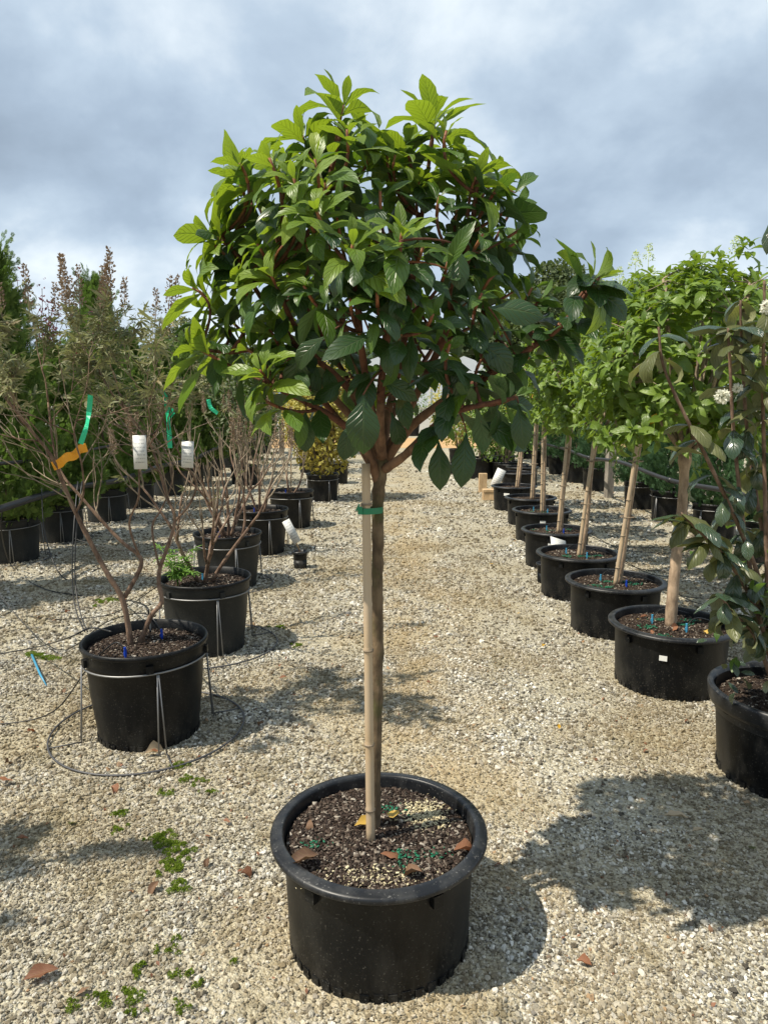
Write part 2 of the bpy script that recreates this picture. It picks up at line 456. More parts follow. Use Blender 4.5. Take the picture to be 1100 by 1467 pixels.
def mesh_arrays(name, V, F, mat, uv=None, smooth=True):
    """V (n,3), F (m,k) arrays of faces with equal corner count"""
    me = bpy.data.meshes.new(name)
    V = np.ascontiguousarray(V, np.float32); F = np.ascontiguousarray(F, np.int32)
    m, k = F.shape
    me.vertices.add(len(V)); me.vertices.foreach_set('co', V.ravel())
    me.loops.add(m * k); me.loops.foreach_set('vertex_index', F.ravel())
    me.polygons.add(m)
    me.polygons.foreach_set('loop_start', np.arange(m, dtype=np.int32) * k)
    me.polygons.foreach_set('loop_total', np.full(m, k, np.int32))
    if smooth: me.polygons.foreach_set('use_smooth', np.ones(m, bool))
    if uv is not None:
        l = me.uv_layers.new(name='UVMap')
        l.data.foreach_set('uv', np.ascontiguousarray(uv[F.ravel()], np.float32).ravel())
    me.materials.append(MATS[mat])
    me.update(calc_edges=True); me.validate()
    return me

def link(name, me, parent=None, kind=None, label=None):
    o = bpy.data.objects.new(name, me); COL.objects.link(o)
    if parent is not None: o.parent = parent
    if kind: o['kind'] = kind
    if label: o['label'] = label
    return o

def thing(name, label, cat, loc=(0, 0, 0), group=None):
    o = bpy.data.objects.new(name, None); COL.objects.link(o)
    o.empty_display_size = .1; o.location = loc
    o['label'] = label; o['category'] = cat
    if group: o['group'] = group
    return o
def tag(o, label, cat, group=None):
    o['label'] = label; o['category'] = cat
    if group: o['group'] = group
    return o
def rebase(o):
    """move a single-mesh thing's origin to the base of its mesh"""
    me = o.data; n = len(me.vertices); a = np.empty(n * 3, np.float32)
    me.vertices.foreach_get('co', a); a = a.reshape(-1, 3)
    c = np.array([(a[:, 0].min() + a[:, 0].max()) / 2, (a[:, 1].min() + a[:, 1].max()) / 2, a[:, 2].min()])
    me.vertices.foreach_set('co', (a - c).astype(np.float32).ravel()); me.update()
    o.location = c
    return o

# ---- leaves
def leaf_template(width=.42, curl=.9, fold=.25, wave=.02, twist=0.0, nx=4, ny=6, pet=.10, peak=.45, roll=0.0, seed=0):
    """unit leaf along +Y from the petiole base, upper side +Z"""
    rr = random.Random(seed); ph = rr.random() * 6
    V = []; UV = []
    y, z, ang = 0.0, 0.0, .12
    ds = 1.0 / ny
    for j in range(ny + 1):
        t = j / ny
        if t <= pet + 1e-6 and j == 0: w = .012
        else:
            q = max(0, (t - pet * .6) / (1 - pet * .6))
            w = width / 2 * (math.sin(math.pi * q ** (math.log(.5) / math.log(peak))) ** .85 if 0 < q < 1 else 0)
            w = max(w, .010 if j < ny else .004)
        if j > 0:
            ang -= curl * ds * (0.5 + t)
            y += ds * math.cos(ang); z += ds * math.sin(ang)
        for i in range(nx + 1):
            u = i / nx * 2 - 1
            a = abs(u)
            xx = u * w
            zz = z + fold * a * w * math.cos(ang) - roll * a * a * w + wave * math.sin(t * 13 + ph + u) * a * (w / (width / 2))
            tw = twist * t
            V.append((xx * math.cos(tw) , y - fold * a * w * math.sin(ang), zz + xx * math.sin(tw)))
            UV.append((.5 + u * .5 , t))
    F = []
    for j in range(ny):
        for i in range(nx):
            b = j * (nx + 1) + i
            F.append((b, b + 1, b + nx + 2, b + nx + 1))
    return np.array(V), np.array(F), np.array(UV)

def palmate_template(seed=0):
    rr = random.Random(seed); Vs, Fs, Us = [], [], []; n = 0
    for k, a in enumerate((-70, -36, 0, 36, 70)):
        L = 1.0 - .22 * abs(k - 2) + rr.uniform(-.05, .05)
        v, f, u = leaf_template(.19, rr.uniform(-.4, 1.2), .3, .015, 0, 2, 3, .02, .5, seed=seed * 7 + k)
        v = v * L; an = R(a + rr.uniform(-6, 6)); c, s = math.cos(an), math.sin(an)
        v = np.stack([v[:, 0] * c + v[:, 1] * s, -v[:, 0] * s + v[:, 1] * c, v[:, 2]], 1)
        v[:, 1] += .12
        Vs.append(v); Fs.append(f + n); Us.append(u); n += len(v)
    return np.concatenate(Vs), np.concatenate(Fs), np.concatenate(Us)

def frond_template(lobes=4, seed=0):
    """a flat scale-leaf spray"""
    rr = random.Random(seed); V = [(-.025, 0, 0), (.025, 0, 0), (.03, 1, 0), (-.03, 1, 0)]; F = [(0, 1, 2, 3)]
    for k in range(lobes):
        t = .15 + .7 * k / lobes; L = (.62 - .4 * t) * rr.uniform(.8, 1.2)
        for s in (-1, 1):
            b = len(V); e = (s * L * .75, t + L * .8, rr.uniform(-.06, .06))
            V += [(0, t - .03, 0), (s * L * .42 + s * .035, t + L * .38, 0), e, (s * L * .34 - s * .02, t + L * .50, 0)]
            F.append((b, b + 1, b + 2, b + 3))
    return np.array(V, float), np.array(F), None

def frame(pos, d, up, L, W=None):
    y = unit(d); x = np.cross(y, up)
    if np.linalg.norm(x) < 1e-4: x = np.cross(y, (1, 0, .3))
    x = unit(x); z = np.cross(x, y)
    M = np.eye(4); W = L if W is None else W
    M[:3, 0] = x * W; M[:3, 1] = y * L; M[:3, 2] = z * L; M[:3, 3] = pos
    return M

MESHCACHE = {}
TEMPL = {}
def template_mesh(tname, i, mat):
    key = (tname, i, mat)
    if key not in MESHCACHE:
        V, F, UV = TEMPL[tname][i]
        MESHCACHE[key] = mesh_arrays('leaf', V, F, mat, UV)
    return MESHCACHE[key]

def scatter(parent, leaves, n_obj, part='leaf', stuff='foliage', prefer=None):
    """leaves: list of (M, template, index, material). The n_obj that show largest become parts, the rest one stuff part per material"""
    base = np.array(parent.location)
    if prefer is None:
        C = np.array([0, 0, HC])
        def prefer(l):
            p = l[0][:3, 3] + l[0][:3, 1] * .5
            return np.linalg.norm(l[0][:3, 1]) / max(.2, np.linalg.norm(p - C)) * (1 if True else 0)
    order = sorted(range(len(leaves)), key=lambda i: -prefer(leaves[i]))
    objs = set(order[:n_obj])
    rest = {}
    for i, (M, tn, ti, mat) in enumerate(leaves):
        if i in objs:
            o = bpy.data.objects.new(part, template_mesh(tn, ti, mat)); COL.objects.link(o)
            o.parent = parent
            Ml = M.copy(); Ml[:3, 3] -= base
            o.matrix_basis = Matrix(Ml.tolist())
        else:
            rest.setdefault((mat, TEMPL[tn][ti][1].shape[1]), []).append((M, tn, ti))
    for (mat, k), L in rest.items():
        Vs, Fs, Us, n = [], [], [], 0
        for M, tn, ti in L:
            V, F, UV = TEMPL[tn][ti]
            Vs.append(V @ M[:3, :3].T + (M[:3, 3] - base)); Fs.append(F + n)
            Us.append(UV if UV is not None else np.zeros((len(V), 2))); n += len(V)
        me = mesh_arrays(stuff, np.concatenate(Vs), np.concatenate(Fs), mat, np.concatenate(Us))
        link(stuff, me, parent, 'stuff')

def sph(rr=rng):
    z = rr.uniform(-1, 1); a = rr.uniform(0, 2 * math.pi); r = math.sqrt(1 - z * z)
    return np.array([r * math.cos(a), r * math.sin(a), z])

def bez(p0, p1, p2, n=7):
    p0, p1, p2 = map(lambda q: np.asarray(q, float), (p0, p1, p2))
    return [(1 - t) ** 2 * p0 + 2 * t * (1 - t) * p1 + t * t * p2 for t in np.linspace(0, 1, n)]
def smooth_path(pts, sub=4):
    P = [np.asarray(p, float) for p in pts]; out = []
    for i in range(len(P) - 1):
        p0, p1, p2, p3 = P[max(i - 1, 0)], P[i], P[i + 1], P[min(i + 2, len(P) - 1)]
        for k in range(sub):
            t = k / sub
            out.append(.5 * ((2 * p1) + (-p0 + p2) * t + (2 * p0 - 5 * p1 + 4 * p2 - p3) * t * t + (-p0 + 3 * p1 - 3 * p2 + p3) * t ** 3))
    out.append(P[-1]); return out
def perp_basis(ax):
    ax = unit(ax); a = np.array([1., 0, 0]) if abs(ax[0]) < .8 else np.array([0, 1., 0])
    u = unit(np.cross(ax, a)); return u, np.cross(ax, u)

# templates
TEMPL['big'] = [leaf_template(rng.uniform(.31, .40), rng.uniform(.55, 1.7), rng.uniform(.12, .42), rng.uniform(.012, .035), rng.uniform(-.5, .5), 4, 6, .12, rng.uniform(.44, .54), roll=rng.uniform(0, .3), seed=i) for i in range(18)]
TEMPL['old'] = [leaf_template(rng.uniform(.40, .51), rng.uniform(.2, 1.8), rng.uniform(.05, .35), rng.uniform(.015, .045), rng.uniform(-.6, .6), 4, 6, .16, rng.uniform(.46, .55), roll=rng.uniform(0, .4), seed=20 + i) for i in range(16)]
TEMPL['curled'] = [leaf_template(.40 + .03 * (i % 3), .5 + .3 * i, -.25 if i % 2 else .3, .03, rng.uniform(-.4, .4), 4, 6, .12, .48, roll=.55, seed=50 + i) for i in range(7)]
TEMPL['hyd'] = [leaf_template(.40, .3 + .25 * i, .28, .02, rng.uniform(-.3, .3), 2, 4, .10, .45, seed=70 + i) for i in range(6)]
TEMPL['palm'] = [palmate_template(i) for i in range(6)]
TEMPL['frond'] = [frond_template(5, i) for i in range(5)]
TEMPL['small'] = [leaf_template(.5, .3 + .3 * i, .25, 0, 0, 2, 2, .05, .5, seed=90 + i) for i in range(4)]
TEMPL['tiny'] = [(np.array([(-.3, 0, 0), (.3, .1, .1), (.15, 1, 0), (-.25, .8, -.1)], float), np.array([(0, 1, 2, 3)]), None),
                 (np.array([(0, 0, 0), (.4, .45, .12), (0, 1, 0), (-.4, .5, .1)], float), np.array([(0, 1, 2, 3)]), None)]
TEMPL['dry'] = [leaf_template(.45 + .05 * (i % 3), -.2 + .42 * i, .35 - .2 * (i % 4), .06, rng.uniform(-.9, .9), 4, 6, .08, .5, roll=-.5 * (i % 3), seed=110 + i) for i in range(7)]

# ------------------------------------------------------------------ ground
def make_ground():
    # one sheet to the horizon, finely divided near the viewer with slight unevenness
    xs = np.concatenate([[-600, -120, -40, -15], np.linspace(-8, 8, 81), [15, 40, 120, 600]])
    ys = np.concatenate([[-300, -60, -15, -4], np.linspace(-1, 14, 76), [18, 26, 45, 120, 400, 900]])
    X, Y = np.meshgrid(xs, ys)
    Z = ground_h(X, Y)
    V = np.stack([X.ravel(), Y.ravel(), Z.ravel()], 1)
    nx, ny = len(xs), len(ys)
    F = [(j * nx + i, j * nx + i + 1, (j + 1) * nx + i + 1, (j + 1) * nx + i) for j in range(ny - 1) for i in range(nx - 1)]
    g = link('ground', mesh_arrays('ground', V, np.array(F), 'gravel_ground', None), None, 'structure')
    g['label'] = 'pale crushed gravel yard between the rows of pots'
def ground_h(x, y):
    return np.zeros_like(np.asarray(x, float)) - 0.0
make_ground()

road = MB()
road.add([(-60, 24, .004), (70, 24, .004), (70, 31, .004), (-60, 31, .004)], [(0, 1, 2, 3)])
o = road.build('dirt_road', 'dirt_road', None, False, None, 'structure')
o['label'] = 'orange tan dirt lane crossing beyond the pots'

def make_gravel():
    bands = [(0.75, 2.4, 17500, .0057), (2.4, 4.2, 9500, .0074), (4.2, 7.5, 2900, .0115), (7.5, 12, 800, .0160), (12, 18, 170, .0200)]
    P, S = [], []
    for y0, y1, dens, size in bands:
        hw0 = .58 * y1 + .5
        area = 2 * hw0 * (y1 - y0); n = int(area * dens)
        x = nrng.uniform(-hw0, hw0, n); y = nrng.uniform(y0, y1, n)
        keep = np.abs(x) < .58 * y + .5
        # thin out where fines cover the stones
        nz = np.sin(x * 3.1 + 1.7 * np.sin(y * 2.3)) * np.sin(y * 2.7 + 1.3 * np.sin(x * 1.9 + .5)) + .35 * np.sin(x * 9 + y * 7)
        keep &= nrng.random(n) < np.clip(.92 - .62 * np.clip(nz, 0, 1), .25, 1)
        x, y = x[keep], y[keep]
        s = size * np.clip(np.exp(nrng.normal(0, .48, len(x))), .45, 3.0)
        P.append(np.stack([x, y, s * .08 + nrng.uniform(0, .003, len(x))], 1)); S.append(s)
    P = np.concatenate(P); S = np.concatenate(S)
    # keep stones out of the pot footprints
    for (cx_, cy_, r_) in FOOT:
        k = (P[:, 0] - cx_) ** 2 + (P[:, 1] - cy_) ** 2 > r_ * r_
        P, S = P[k], S[k]
    n = len(P)
    me = bpy.data.meshes.new('gravel'); me.vertices.add(n); me.vertices.foreach_set('co', P.astype(np.float32).ravel())
    sc = np.stack([S * nrng.uniform(.8, 1.35, n), S * nrng.uniform(.7, 1.1, n), S * nrng.uniform(.5, .9, n)], 1)
    a = me.attributes.new('sc', 'FLOAT_VECTOR', 'POINT'); a.data.foreach_set('vector', sc.astype(np.float32).ravel())
    rt = np.stack([nrng.normal(0, .35, n), nrng.normal(0, .35, n), nrng.uniform(0, 6.28, n)], 1)
    a = me.attributes.new('rt', 'FLOAT_VECTOR', 'POINT'); a.data.foreach_set('vector', rt.astype(np.float32).ravel())
    me.materials.append(MATS['gravel_stone'])
    o = link('gravel', me, None, 'stuff'); o['label'] = 'pale cream and grey crushed stones covering the ground'; o['category'] = 'gravel'
    ng = bpy.data.node_groups.new('gravel_stones', 'GeometryNodeTree')
    ng.interface.new_socket('Geometry', in_out='INPUT', socket_type='NodeSocketGeometry')
    ng.interface.new_socket('Geometry', in_out='OUTPUT', socket_type='NodeSocketGeometry')
    N, L = ng.nodes, ng.links
    gi, go = N.new('NodeGroupInput'), N.new('NodeGroupOutput')
    join = N.new('GeometryNodeGeometryToInstance')
    for v in range(6):
        ico = N.new('GeometryNodeMeshIcoSphere'); ico.inputs['Radius'].default_value = .5; ico.inputs['Subdivisions'].default_value = 2
        sp = N.new('GeometryNodeSetPosition')
        pos = N.new('GeometryNodeInputPosition')
        nz = N.new('ShaderNodeTexNoise'); nz.noise_dimensions = '4D'; nz.inputs['W'].default_value = v * 7.3
        nz.inputs['Scale'].default_value = 1.7; nz.inputs['Detail'].default_value = 1.5
        L.new(pos.outputs[0], nz.inputs['Vector'])
        sub = N.new('ShaderNodeVectorMath'); sub.operation = 'SUBTRACT'; sub.inputs[1].default_value = (.5, .5, .5)
        L.new(nz.outputs['Color'], sub.inputs[0])
        scl = N.new('ShaderNodeVectorMath'); scl.operation = 'SCALE'; scl.inputs['Scale'].default_value = 1.25
        L.new(sub.outputs[0], scl.inputs[0])
        L.new(ico.outputs[0], sp.inputs['Geometry']); L.new(scl.outputs[0], sp.inputs['Offset'])
        sm = N.new('GeometryNodeSetMaterial'); sm.inputs['Material'].default_value = MATS['gravel_stone']
        L.new(sp.outputs[0], sm.inputs[0]); L.new(sm.outputs[0], join.inputs[0])
    iop = N.new('GeometryNodeInstanceOnPoints'); iop.inputs['Pick Instance'].default_value = True
    L.new(gi.outputs[0], iop.inputs['Points']); L.new(join.outputs[0], iop.inputs['Instance'])
    ri = N.new('FunctionNodeRandomValue'); ri.data_type = 'INT'
    ri.inputs[4].default_value = 0; ri.inputs[5].default_value = 5
    L.new(ri.outputs[2], iop.inputs['Instance Index'])
    def named(nm):
        q = N.new('GeometryNodeInputNamedAttribute'); q.data_type = 'FLOAT_VECTOR'; q.inputs['Name'].default_value = nm; return q.outputs['Attribute']
    e2r = N.new('FunctionNodeEulerToRotation'); L.new(named('rt'), e2r.inputs[0])
    L.new(e2r.outputs[0], iop.inputs['Rotation']); L.new(named('sc'), iop.inputs['Scale'])
    L.new(iop.outputs[0], go.inputs[0])
    md = o.modifiers.new('stones', 'NODES'); md.node_group = ng

# ------------------------------------------------------------------ pots
FOOT = []
SOIL = {}
def pot(px, py, r, h, rb, label, cat='plant pot', kind='squat', chips=400, group=None, n=64, seed=0, soil_drop=.045, y=None, x=None, mats=('plastic_black', 'plastic_rim'), lugs=True, name='plant_pot', green=0, shavings=0):
    c = on_z(px, py, h) if x is None else Vector((x, y, h))
    b = (c.x, c.y, 0.0)
    t = thing(name, label, cat, b, group)
    rr = random.Random(seed + 100)
    FOOT.append((c.x, c.y, rb + .004))
    prof_h = h - .05
    if kind == 'squat':
        rw = r - .035
        body = [(0.0, .012), (rb - .012, .010), (rb - .004, .0), (rb, .006), (rb + .003, .03), (rb + (rw - rb) * .5, prof_h * .5), (rw - .004, prof_h - .012), (rw, prof_h), (rw, h - .03)]
        rim = [(rw + .001, h - .028), (r - .010, h - .024), (r - .003, h - .022), (r - .0005, h - .020), (r, h - .018), (r, h - .011), (r - .0015, h - .008), (r - .004, h - .0055), (r - .008, h - .004), (r - .020, h - .001), (r - .031, h), (r - .034, h - .0015), (r - .036, h - .005), (r - .037, h - .012), (r - .038, h - .030), (r - .043, h - soil_drop - .04)]
        ri = r - .042
    elif kind == 'flared':
        rw = r - .03
        body = [(0.0, .012), (rb - .012, .010), (rb - .004, 0), (rb, .008), (rw - .006, h - .085), (rw - .004, h - .06), (rw - .004, h - .02)]
        rim = [(rw - .002, h - .075), (r - .010, h - .070), (r - .006, h - .055), (r, h - .012), (r - .004, h - .002), (r - .012, h), (r - .024, h - .004), (r - .034, h - soil_drop - .05)]
        ri = r - .034
    else:                       # tall, thin rolled lip
        rw = r - .012
        body = [(0.0, .012), (rb - .012, .010), (rb - .004, 0), (rb, .006), (rb + .002, .03), (rb + (rw - rb) * .55, h * .5), (rw - .012, h - .085), (rw - .002, h - .078), (rw, h - .02)]
        rim = [(rw - .001, h - .024), (r - .002, h - .020), (r, h - .010), (r - .003, h - .002), (r - .008, h), (r - .016, h - .004), (r - .022, h - .05), (r - .026, h - soil_drop - .05)]
        ri = r - .022
    body_o = MB().lathe(body, b, n, .004, seed).build('body', mats[0], t)
    MB().lathe(rim, b, n, .004, seed).build('rim', mats[1], t)
    zs = h - soil_drop
    # soil surface, mounded and uneven
    V = [(c.x, c.y, zs + .012)]; F = []; rings, m = 7, 30
    for i in range(1, rings + 1):
        for k in range(m):
            a = 2 * math.pi * k / m; q = ri * i / rings
            V.append((c.x + q * math.cos(a), c.y + q * math.sin(a), zs + .012 * (1 - (i / rings) ** 2) + rr.uniform(-.004, .004)))
    for k in range(m): F.append((0, 1 + k, 1 + (k + 1) % m))
    for i in range(rings - 1):
        for k in range(m):
            a, b2 = 1 + i * m, 1 + (i + 1) * m; k2 = (k + 1) % m
            F.append((a + k, b2 + k, b2 + k2, a + k2))
    s = MB(); s.add(V, F); soil_o = s.build('soil', 'soil', t)
    def chipset(cnt, mat, nm, size, where=None, lift=.0):
        Vs, Fs = [], []
        q = np.array([(-1, -1, -1), (1, -1, -1), (1, 1, -1), (-1, 1, -1), (-.8, -.9, 1), (.9, -.7, 1), (.7, .9, 1), (-.9, .6, 1)], float)
        f = np.array([(3, 2, 1, 0), (4, 5, 6, 7), (0, 1, 5, 4), (1, 2, 6, 5), (2, 3, 7, 6), (3, 0, 4, 7)])
        k = 0
        for i in range(cnt):
            if where: p = where(rr)
            else:
                a = rr.uniform(0, 6.283); d = ri * .97 * math.sqrt(rr.random()); p = (d * math.cos(a), d * math.sin(a))
            L = size * min(2.0, math.exp(rr.gauss(0, .45)))
            S = np.array([L, L * rr.uniform(.3, .7), L * rr.uniform(.10, .3)]) * .5
            A = np.array(Matrix.Rotation(rr.uniform(0, 6.28), 3, 'Z') @ Matrix.Rotation(rr.gauss(0, .3), 3, 'X') @ Matrix.Rotation(rr.gauss(0, .3), 3, 'Y'))
            zz = zs + .012 * (1 - (math.hypot(*p) / ri) ** 2) + rr.uniform(.0, .006) + lift
            Vs.append((q * S) @ A.T + np.array([p[0], p[1], zz])); Fs.append(f + k); k += 8
        me = mesh_arrays(nm, np.concatenate(Vs), np.concatenate(Fs), mat, None, False)
        link(nm, me, soil_o, 'stuff')
    if chips: chipset(chips, 'bark_chip', 'bark_chips', .0085 if chips > 1200 else .012)
    if shavings:
        chipset(shavings, 'wood_shaving', 'wood_shavings', .0055, lambda q: (ri * (.38 + q.gauss(0, .10) + .30 * q.random()), ri * (.52 + q.gauss(0, .10) - .35 * q.random())) if q.random() < .75 else (ri * .5 * q.gauss(0, .6), ri * -.72 + q.gauss(0, .02)), .004)
    if green:
        cl = [(rr.uniform(-.7, .6) * ri, rr.uniform(-.6, .6) * ri) for _ in range(5)]
        def wh(q):
            k = q.choice(cl); return (k[0] + q.gauss(0, ri * .08), k[1] + q.gauss(0, ri * .05))
        chipset(green, 'green_grain', 'green_granules', .006, wh, .005)
    if lugs:
        for k in range(5):
            a = R(-90 + 72 * k + 20 + seed * 13); rl = rw + .001
            M = Matrix.Rotation(a, 3, 'Z')
            bx = MB(); bx.box((b[0] + (rl + .002) * math.cos(a), b[1] + (rl + .002) * math.sin(a), h - .062), (.016, .030, .034), M)
            bx.build('lug', mats[0], t, False).parent = body_o
        rb2 = MB()
        for k in range(44):
            a = 2 * math.pi * k / 44
            if k % 9 == 4: continue
            rb2.box((b[0] + rb * math.cos(a), b[1] + rb * math.sin(a), .013), (.009, .024, .020 + .008 * (k % 2)), Matrix.Rotation(a, 3, 'Z'))
        rb2.build('foot_ribs', mats[0], t, False, None, 'stuff').parent = body_o
    SOIL[t.name] = zs + .008
    return t

# ------------------------------------------------------------------ the main tree and its pot
main_pot = pot(543, 1181, .301, .332, .250, 'wide squat black pot with mulch holding the big broad-leaved standard tree', kind='squat', chips=9000, n=96, seed=1, soil_drop=.038, green=170, shavings=900)
Y0 = main_pot.location.y
def mt(px, py, dy=0.0): return np.array(at_y(px, py, Y0 + dy))
zs0 = SOIL[main_pot.name]
tree = thing('standard_tree', 'round-headed standard tree with large glossy leaves in the wide pot on open gravel', 'tree', (main_pot.location.x, Y0, zs0 - .02))
tr_pts = [(534, 1196, .03), (537, 1120, .025), (540, 1000, .02), (541, 920, .02), (540, 850, .02), (541, 780, .02), (541, 720, .02), (544, 685, .02), (548, 655, .02)]
P = smooth_path([mt(*p) for p in tr_pts], 5)
P[0][2] = zs0 - .03
rad = [.0188 - .0040 * min(1, i / 12) + (.0035 * math.sin(i * 2.1) ** 8) + rng.uniform(-.0008, .0008) + (.006 * max(0, (i - 30) / 10)) for i in range(len(P))]
P = [p + np.array([rng.gauss(0, .0012), rng.gauss(0, .0012), 0]) for p in P]
rad[0] = .025
MB().tube(P, rad, 14).build('trunk', 'bark_trunk', tree)
LIMBS = [
    [(541, 690, .02), (530, 655, -.01), (512, 625, -.04), (480, 600, -.08), (440, 577, -.12), (405, 560, -.15), (377, 545, -.19)],
    [(546, 660, .02), (526, 620, .0), (512, 575, .02), (488, 545, -.02), (452, 512, -.06), (424, 470, -.10), (402, 425, -.14), (384, 392, -.17)],
    [(547, 655, .03), (532, 600, .05), (516, 535, .06), (492, 465, .05), (474, 385, .03), (466, 300, .0), (478, 230, -.02), (492, 175, -.03)],
    [(550, 655, .03), (556, 590, .07), (576, 505, .10), (590, 405, .10), (604, 310, .07), (620, 190, .02)],
    [(551, 655, .02), (578, 600, .0), (612, 535, -.02), (642, 465, -.04), (660, 395, -.05), (676, 320, -.04), (684, 258, -.05)],
    [(553, 660, .02), (588, 612, -.04), (640, 572, -.08), (695, 540, -.11), (750, 505, -.13), (800, 470, -.14), (832, 430, -.15), (858, 396, -.16)],
    [(552, 672, .0), (580, 652, -.07), (610, 622, -.12), (648, 592, -.17), (690, 580, -.2), (738, 570, -.22)],
    [(548, 655, .0), (545, 600, -.08), (548, 530, -.18), (562, 440, -.26), (574, 345, -.31)],
    [(546, 655, .0), (535, 600, -.06), (522, 530, -.16), (512, 440, -.27), (506, 362, -.34)],
    [(548, 655, .05), (560, 600, .12), (600, 530, .24), (650, 450, .34), (700, 360, .36), (730, 305, .34)],
    [(547, 655, .05), (530, 600, .12), (490, 530, .24), (440, 440, .34), (390, 340, .34), (358, 265, .30)],
    [(548, 655, .05), (548, 590, .14), (550, 500, .26), (555, 400, .34), (560, 300, .32), (552, 235, .26)],
    [(541, 690, .03), (515, 640, .05), (450, 560, .04), (390, 505, .0), (330, 505, -.05), (283, 500, -.08)],
    [(526, 620, .0), (470, 560, .0), (420, 490, .02), (370, 420, .0), (335, 360, -.02), (318, 338, -.04)],
]
NODES = []; main_leaves = []
for li, L in enumerate(LIMBS):
    P = smooth_path([mt(*p) for p in L], 5)
    n = len(P)
    r0 = .0125 if li < 9 else .010
    rad = [r0 * (1 - .66 * i / n) + .0007 * math.sin(i * 2.3 + li) for i in range(n)]
    cut = int(n * .34)
    m1 = MB().tube(P[:cut + 1], rad[:cut + 1], 10); b1 = m1.build('branch', 'bark_limb', tree)
    MB().tube(P[cut:], rad[cut:], 8).build('branch', 'twig_red', tree)
    for i in range(6, n): NODES.append((P[i], rad[i]))

def mleaf(pos, d, up, L, kind, rr=rng):
    mat = {'y': 'leaf_young_lit', 'm': 'leaf_mid', 'o': 'leaf_old', 'l': 'leaf_lime'}[kind]
    tn = 'old' if kind == 'o' else 'big'
    main_leaves.append((frame(pos, d, up, L, L * rr.uniform(.88, 1.12)), tn, rr.randrange(len(TEMPL[tn])), mat))
def rosette(tip, ax, pairs=5, size=.135, lit_young=True, rr=rng):
    pairs += 1 if lit_young else -1; ax = unit(ax); u, w = perp_basis(ax); ph = rr.uniform(0, 6.28)
    for k in range(pairs):
        f = (k + .35) / pairs
        pol = R(16 + 64 * f ** .85 + rr.uniform(-9, 9))
        L = size * (.30 + .84 * f ** .7) * rr.uniform(.84, 1.10)
        for s in (0, math.pi):
            a = ph + k * R(82) + s + rr.uniform(-.3, .3)
            rad_ = math.cos(a) * u + math.sin(a) * w
            d = math.cos(pol) * ax + math.sin(pol) * rad_
            d = d + np.array([0, 0, -.10 * f])
            pos = tip - ax * (.055 * f ** 1.3) + rad_ * .004
            kd = 'y' if f < .75 else ('m' if rr.random() < .6 else 'y')
            if not lit_young: kd = 'm' if f < .6 else 'o'
            mleaf(pos, d, ax, L, kd, rr)
def twig(tip, ax, rr=rng, r=.0048, pairs=2):
    tip = np.asarray(tip); ax = unit(ax)
    best = min(NODES, key=lambda q: np.linalg.norm(q[0] - (tip - np.array([0, 0, .12]))) + (10 if q[0][2] > tip[2] - .02 else 0))
    p0 = best[0]; ln = np.linalg.norm(tip - p0)
    if ln > .02:
        P = bez(p0, tip - ax * ln * .55, tip, 9)
        c = 6
        br_ = MB().tube(P[:c + 1], [max(.0035, min(r, best[1]) * (1 - .04 * i)) for i in range(c + 1)], 7).build('branch', 'twig_red', tree)
        MB().tube(P[c:], [.0042, .0038, .0030], 7).build('branch_tip', 'twig_tip', tree).parent = br_
        # older pairs lower on the shoot
        for k in range(pairs):
            t = .72 - .28 * k - rr.uniform(0, .10); i = max(1, min(7, int(t * 8)))
            q = P[i]; a0 = rr.uniform(0, 6.28); u, w = perp_basis(P[i + 1] - P[i - 1])
            for s in (0, math.pi):
                if rr.random() < .38: continue
                rd = math.cos(a0 + s) * u + math.sin(a0 + s) * w
                d = rd + .25 * ax + np.array([0, 0, -.35 - .3 * rr.random()])
                kd = 'o' if rr.random() < (.55 + .2 * k) else 'm'
                mleaf(q, d, np.array([0, 0, 1.]) + .3 * rd, rr.uniform(.09, .13), kd, rr)

# visible shoots: pixel, depth offset, lean in the picture (x), lean towards the viewer (-y), leaf size
SHOOTS = [
    (492, 150, -.03, .25, -.1, .185), (622, 168, .02, .05, -.1, .180), (432, 192, .05, -.35, .0, .150), (342, 252, .0, -1.0, -.1, .175),
    (302, 336, -.04, -1.2, -.1, .170), (552, 232, .15, .05, .1, .12), (566, 222, .0, .2, -.15, .12), (682, 252, -.05, .35, -.15, .16),
    (738, 294, .05, .9, -.1, .165), (505, 350, -.34, .1, -.6, .155), (576, 332, -.31, .15, -.5, .155), (387, 390, -.2, -.35, -.5, .155),
    (338, 402, -.1, -.7, -.3, .135), (276, 412, -.04, -1.2, -.1, .145), (281, 498, -.08, -1.0, -.1, .155), (372, 530, -.22, -.6, -.55, .15),
    (376, 572, -.2, -.85, -.4, .125), (762, 412, -.05, .5, -.25, .13), (858, 396, -.16, .75, -.2, .15), (748, 340, .12, .7, .1, .13),
    (740, 566, -.22, .7, -.35, .12), (802, 462, -.14, .5, -.3, .11), (465, 262, -.05, .0, -.3, .115), (642, 372, -.2, .1, -.5, .11),
    (415, 300, -.02, -.35, -.3, .125), (600, 260, .02, .15, -.2, .12), (655, 300, .0, .25, -.2, .12), 
    (440, 350, -.2, -.2, -.5, .125), (690, 420, -.2, .45, -.5, .125), (330, 460, .05, -.8, .0, .13), 
    (620, 450, -.32, .2, -.8, .125), (720, 480, -.1, .8, -.3, .125), (385, 470, -.1, -.6, -.3, .125), (540, 420, -.36, .0, -.9, .13),
    (500, 215, .14, -.1, .2, .12), (590, 215, .2, .1, .4, .12), (400, 240, .2, -.4, .3, .12), (660, 235, .22, .4, .3, .12),
]
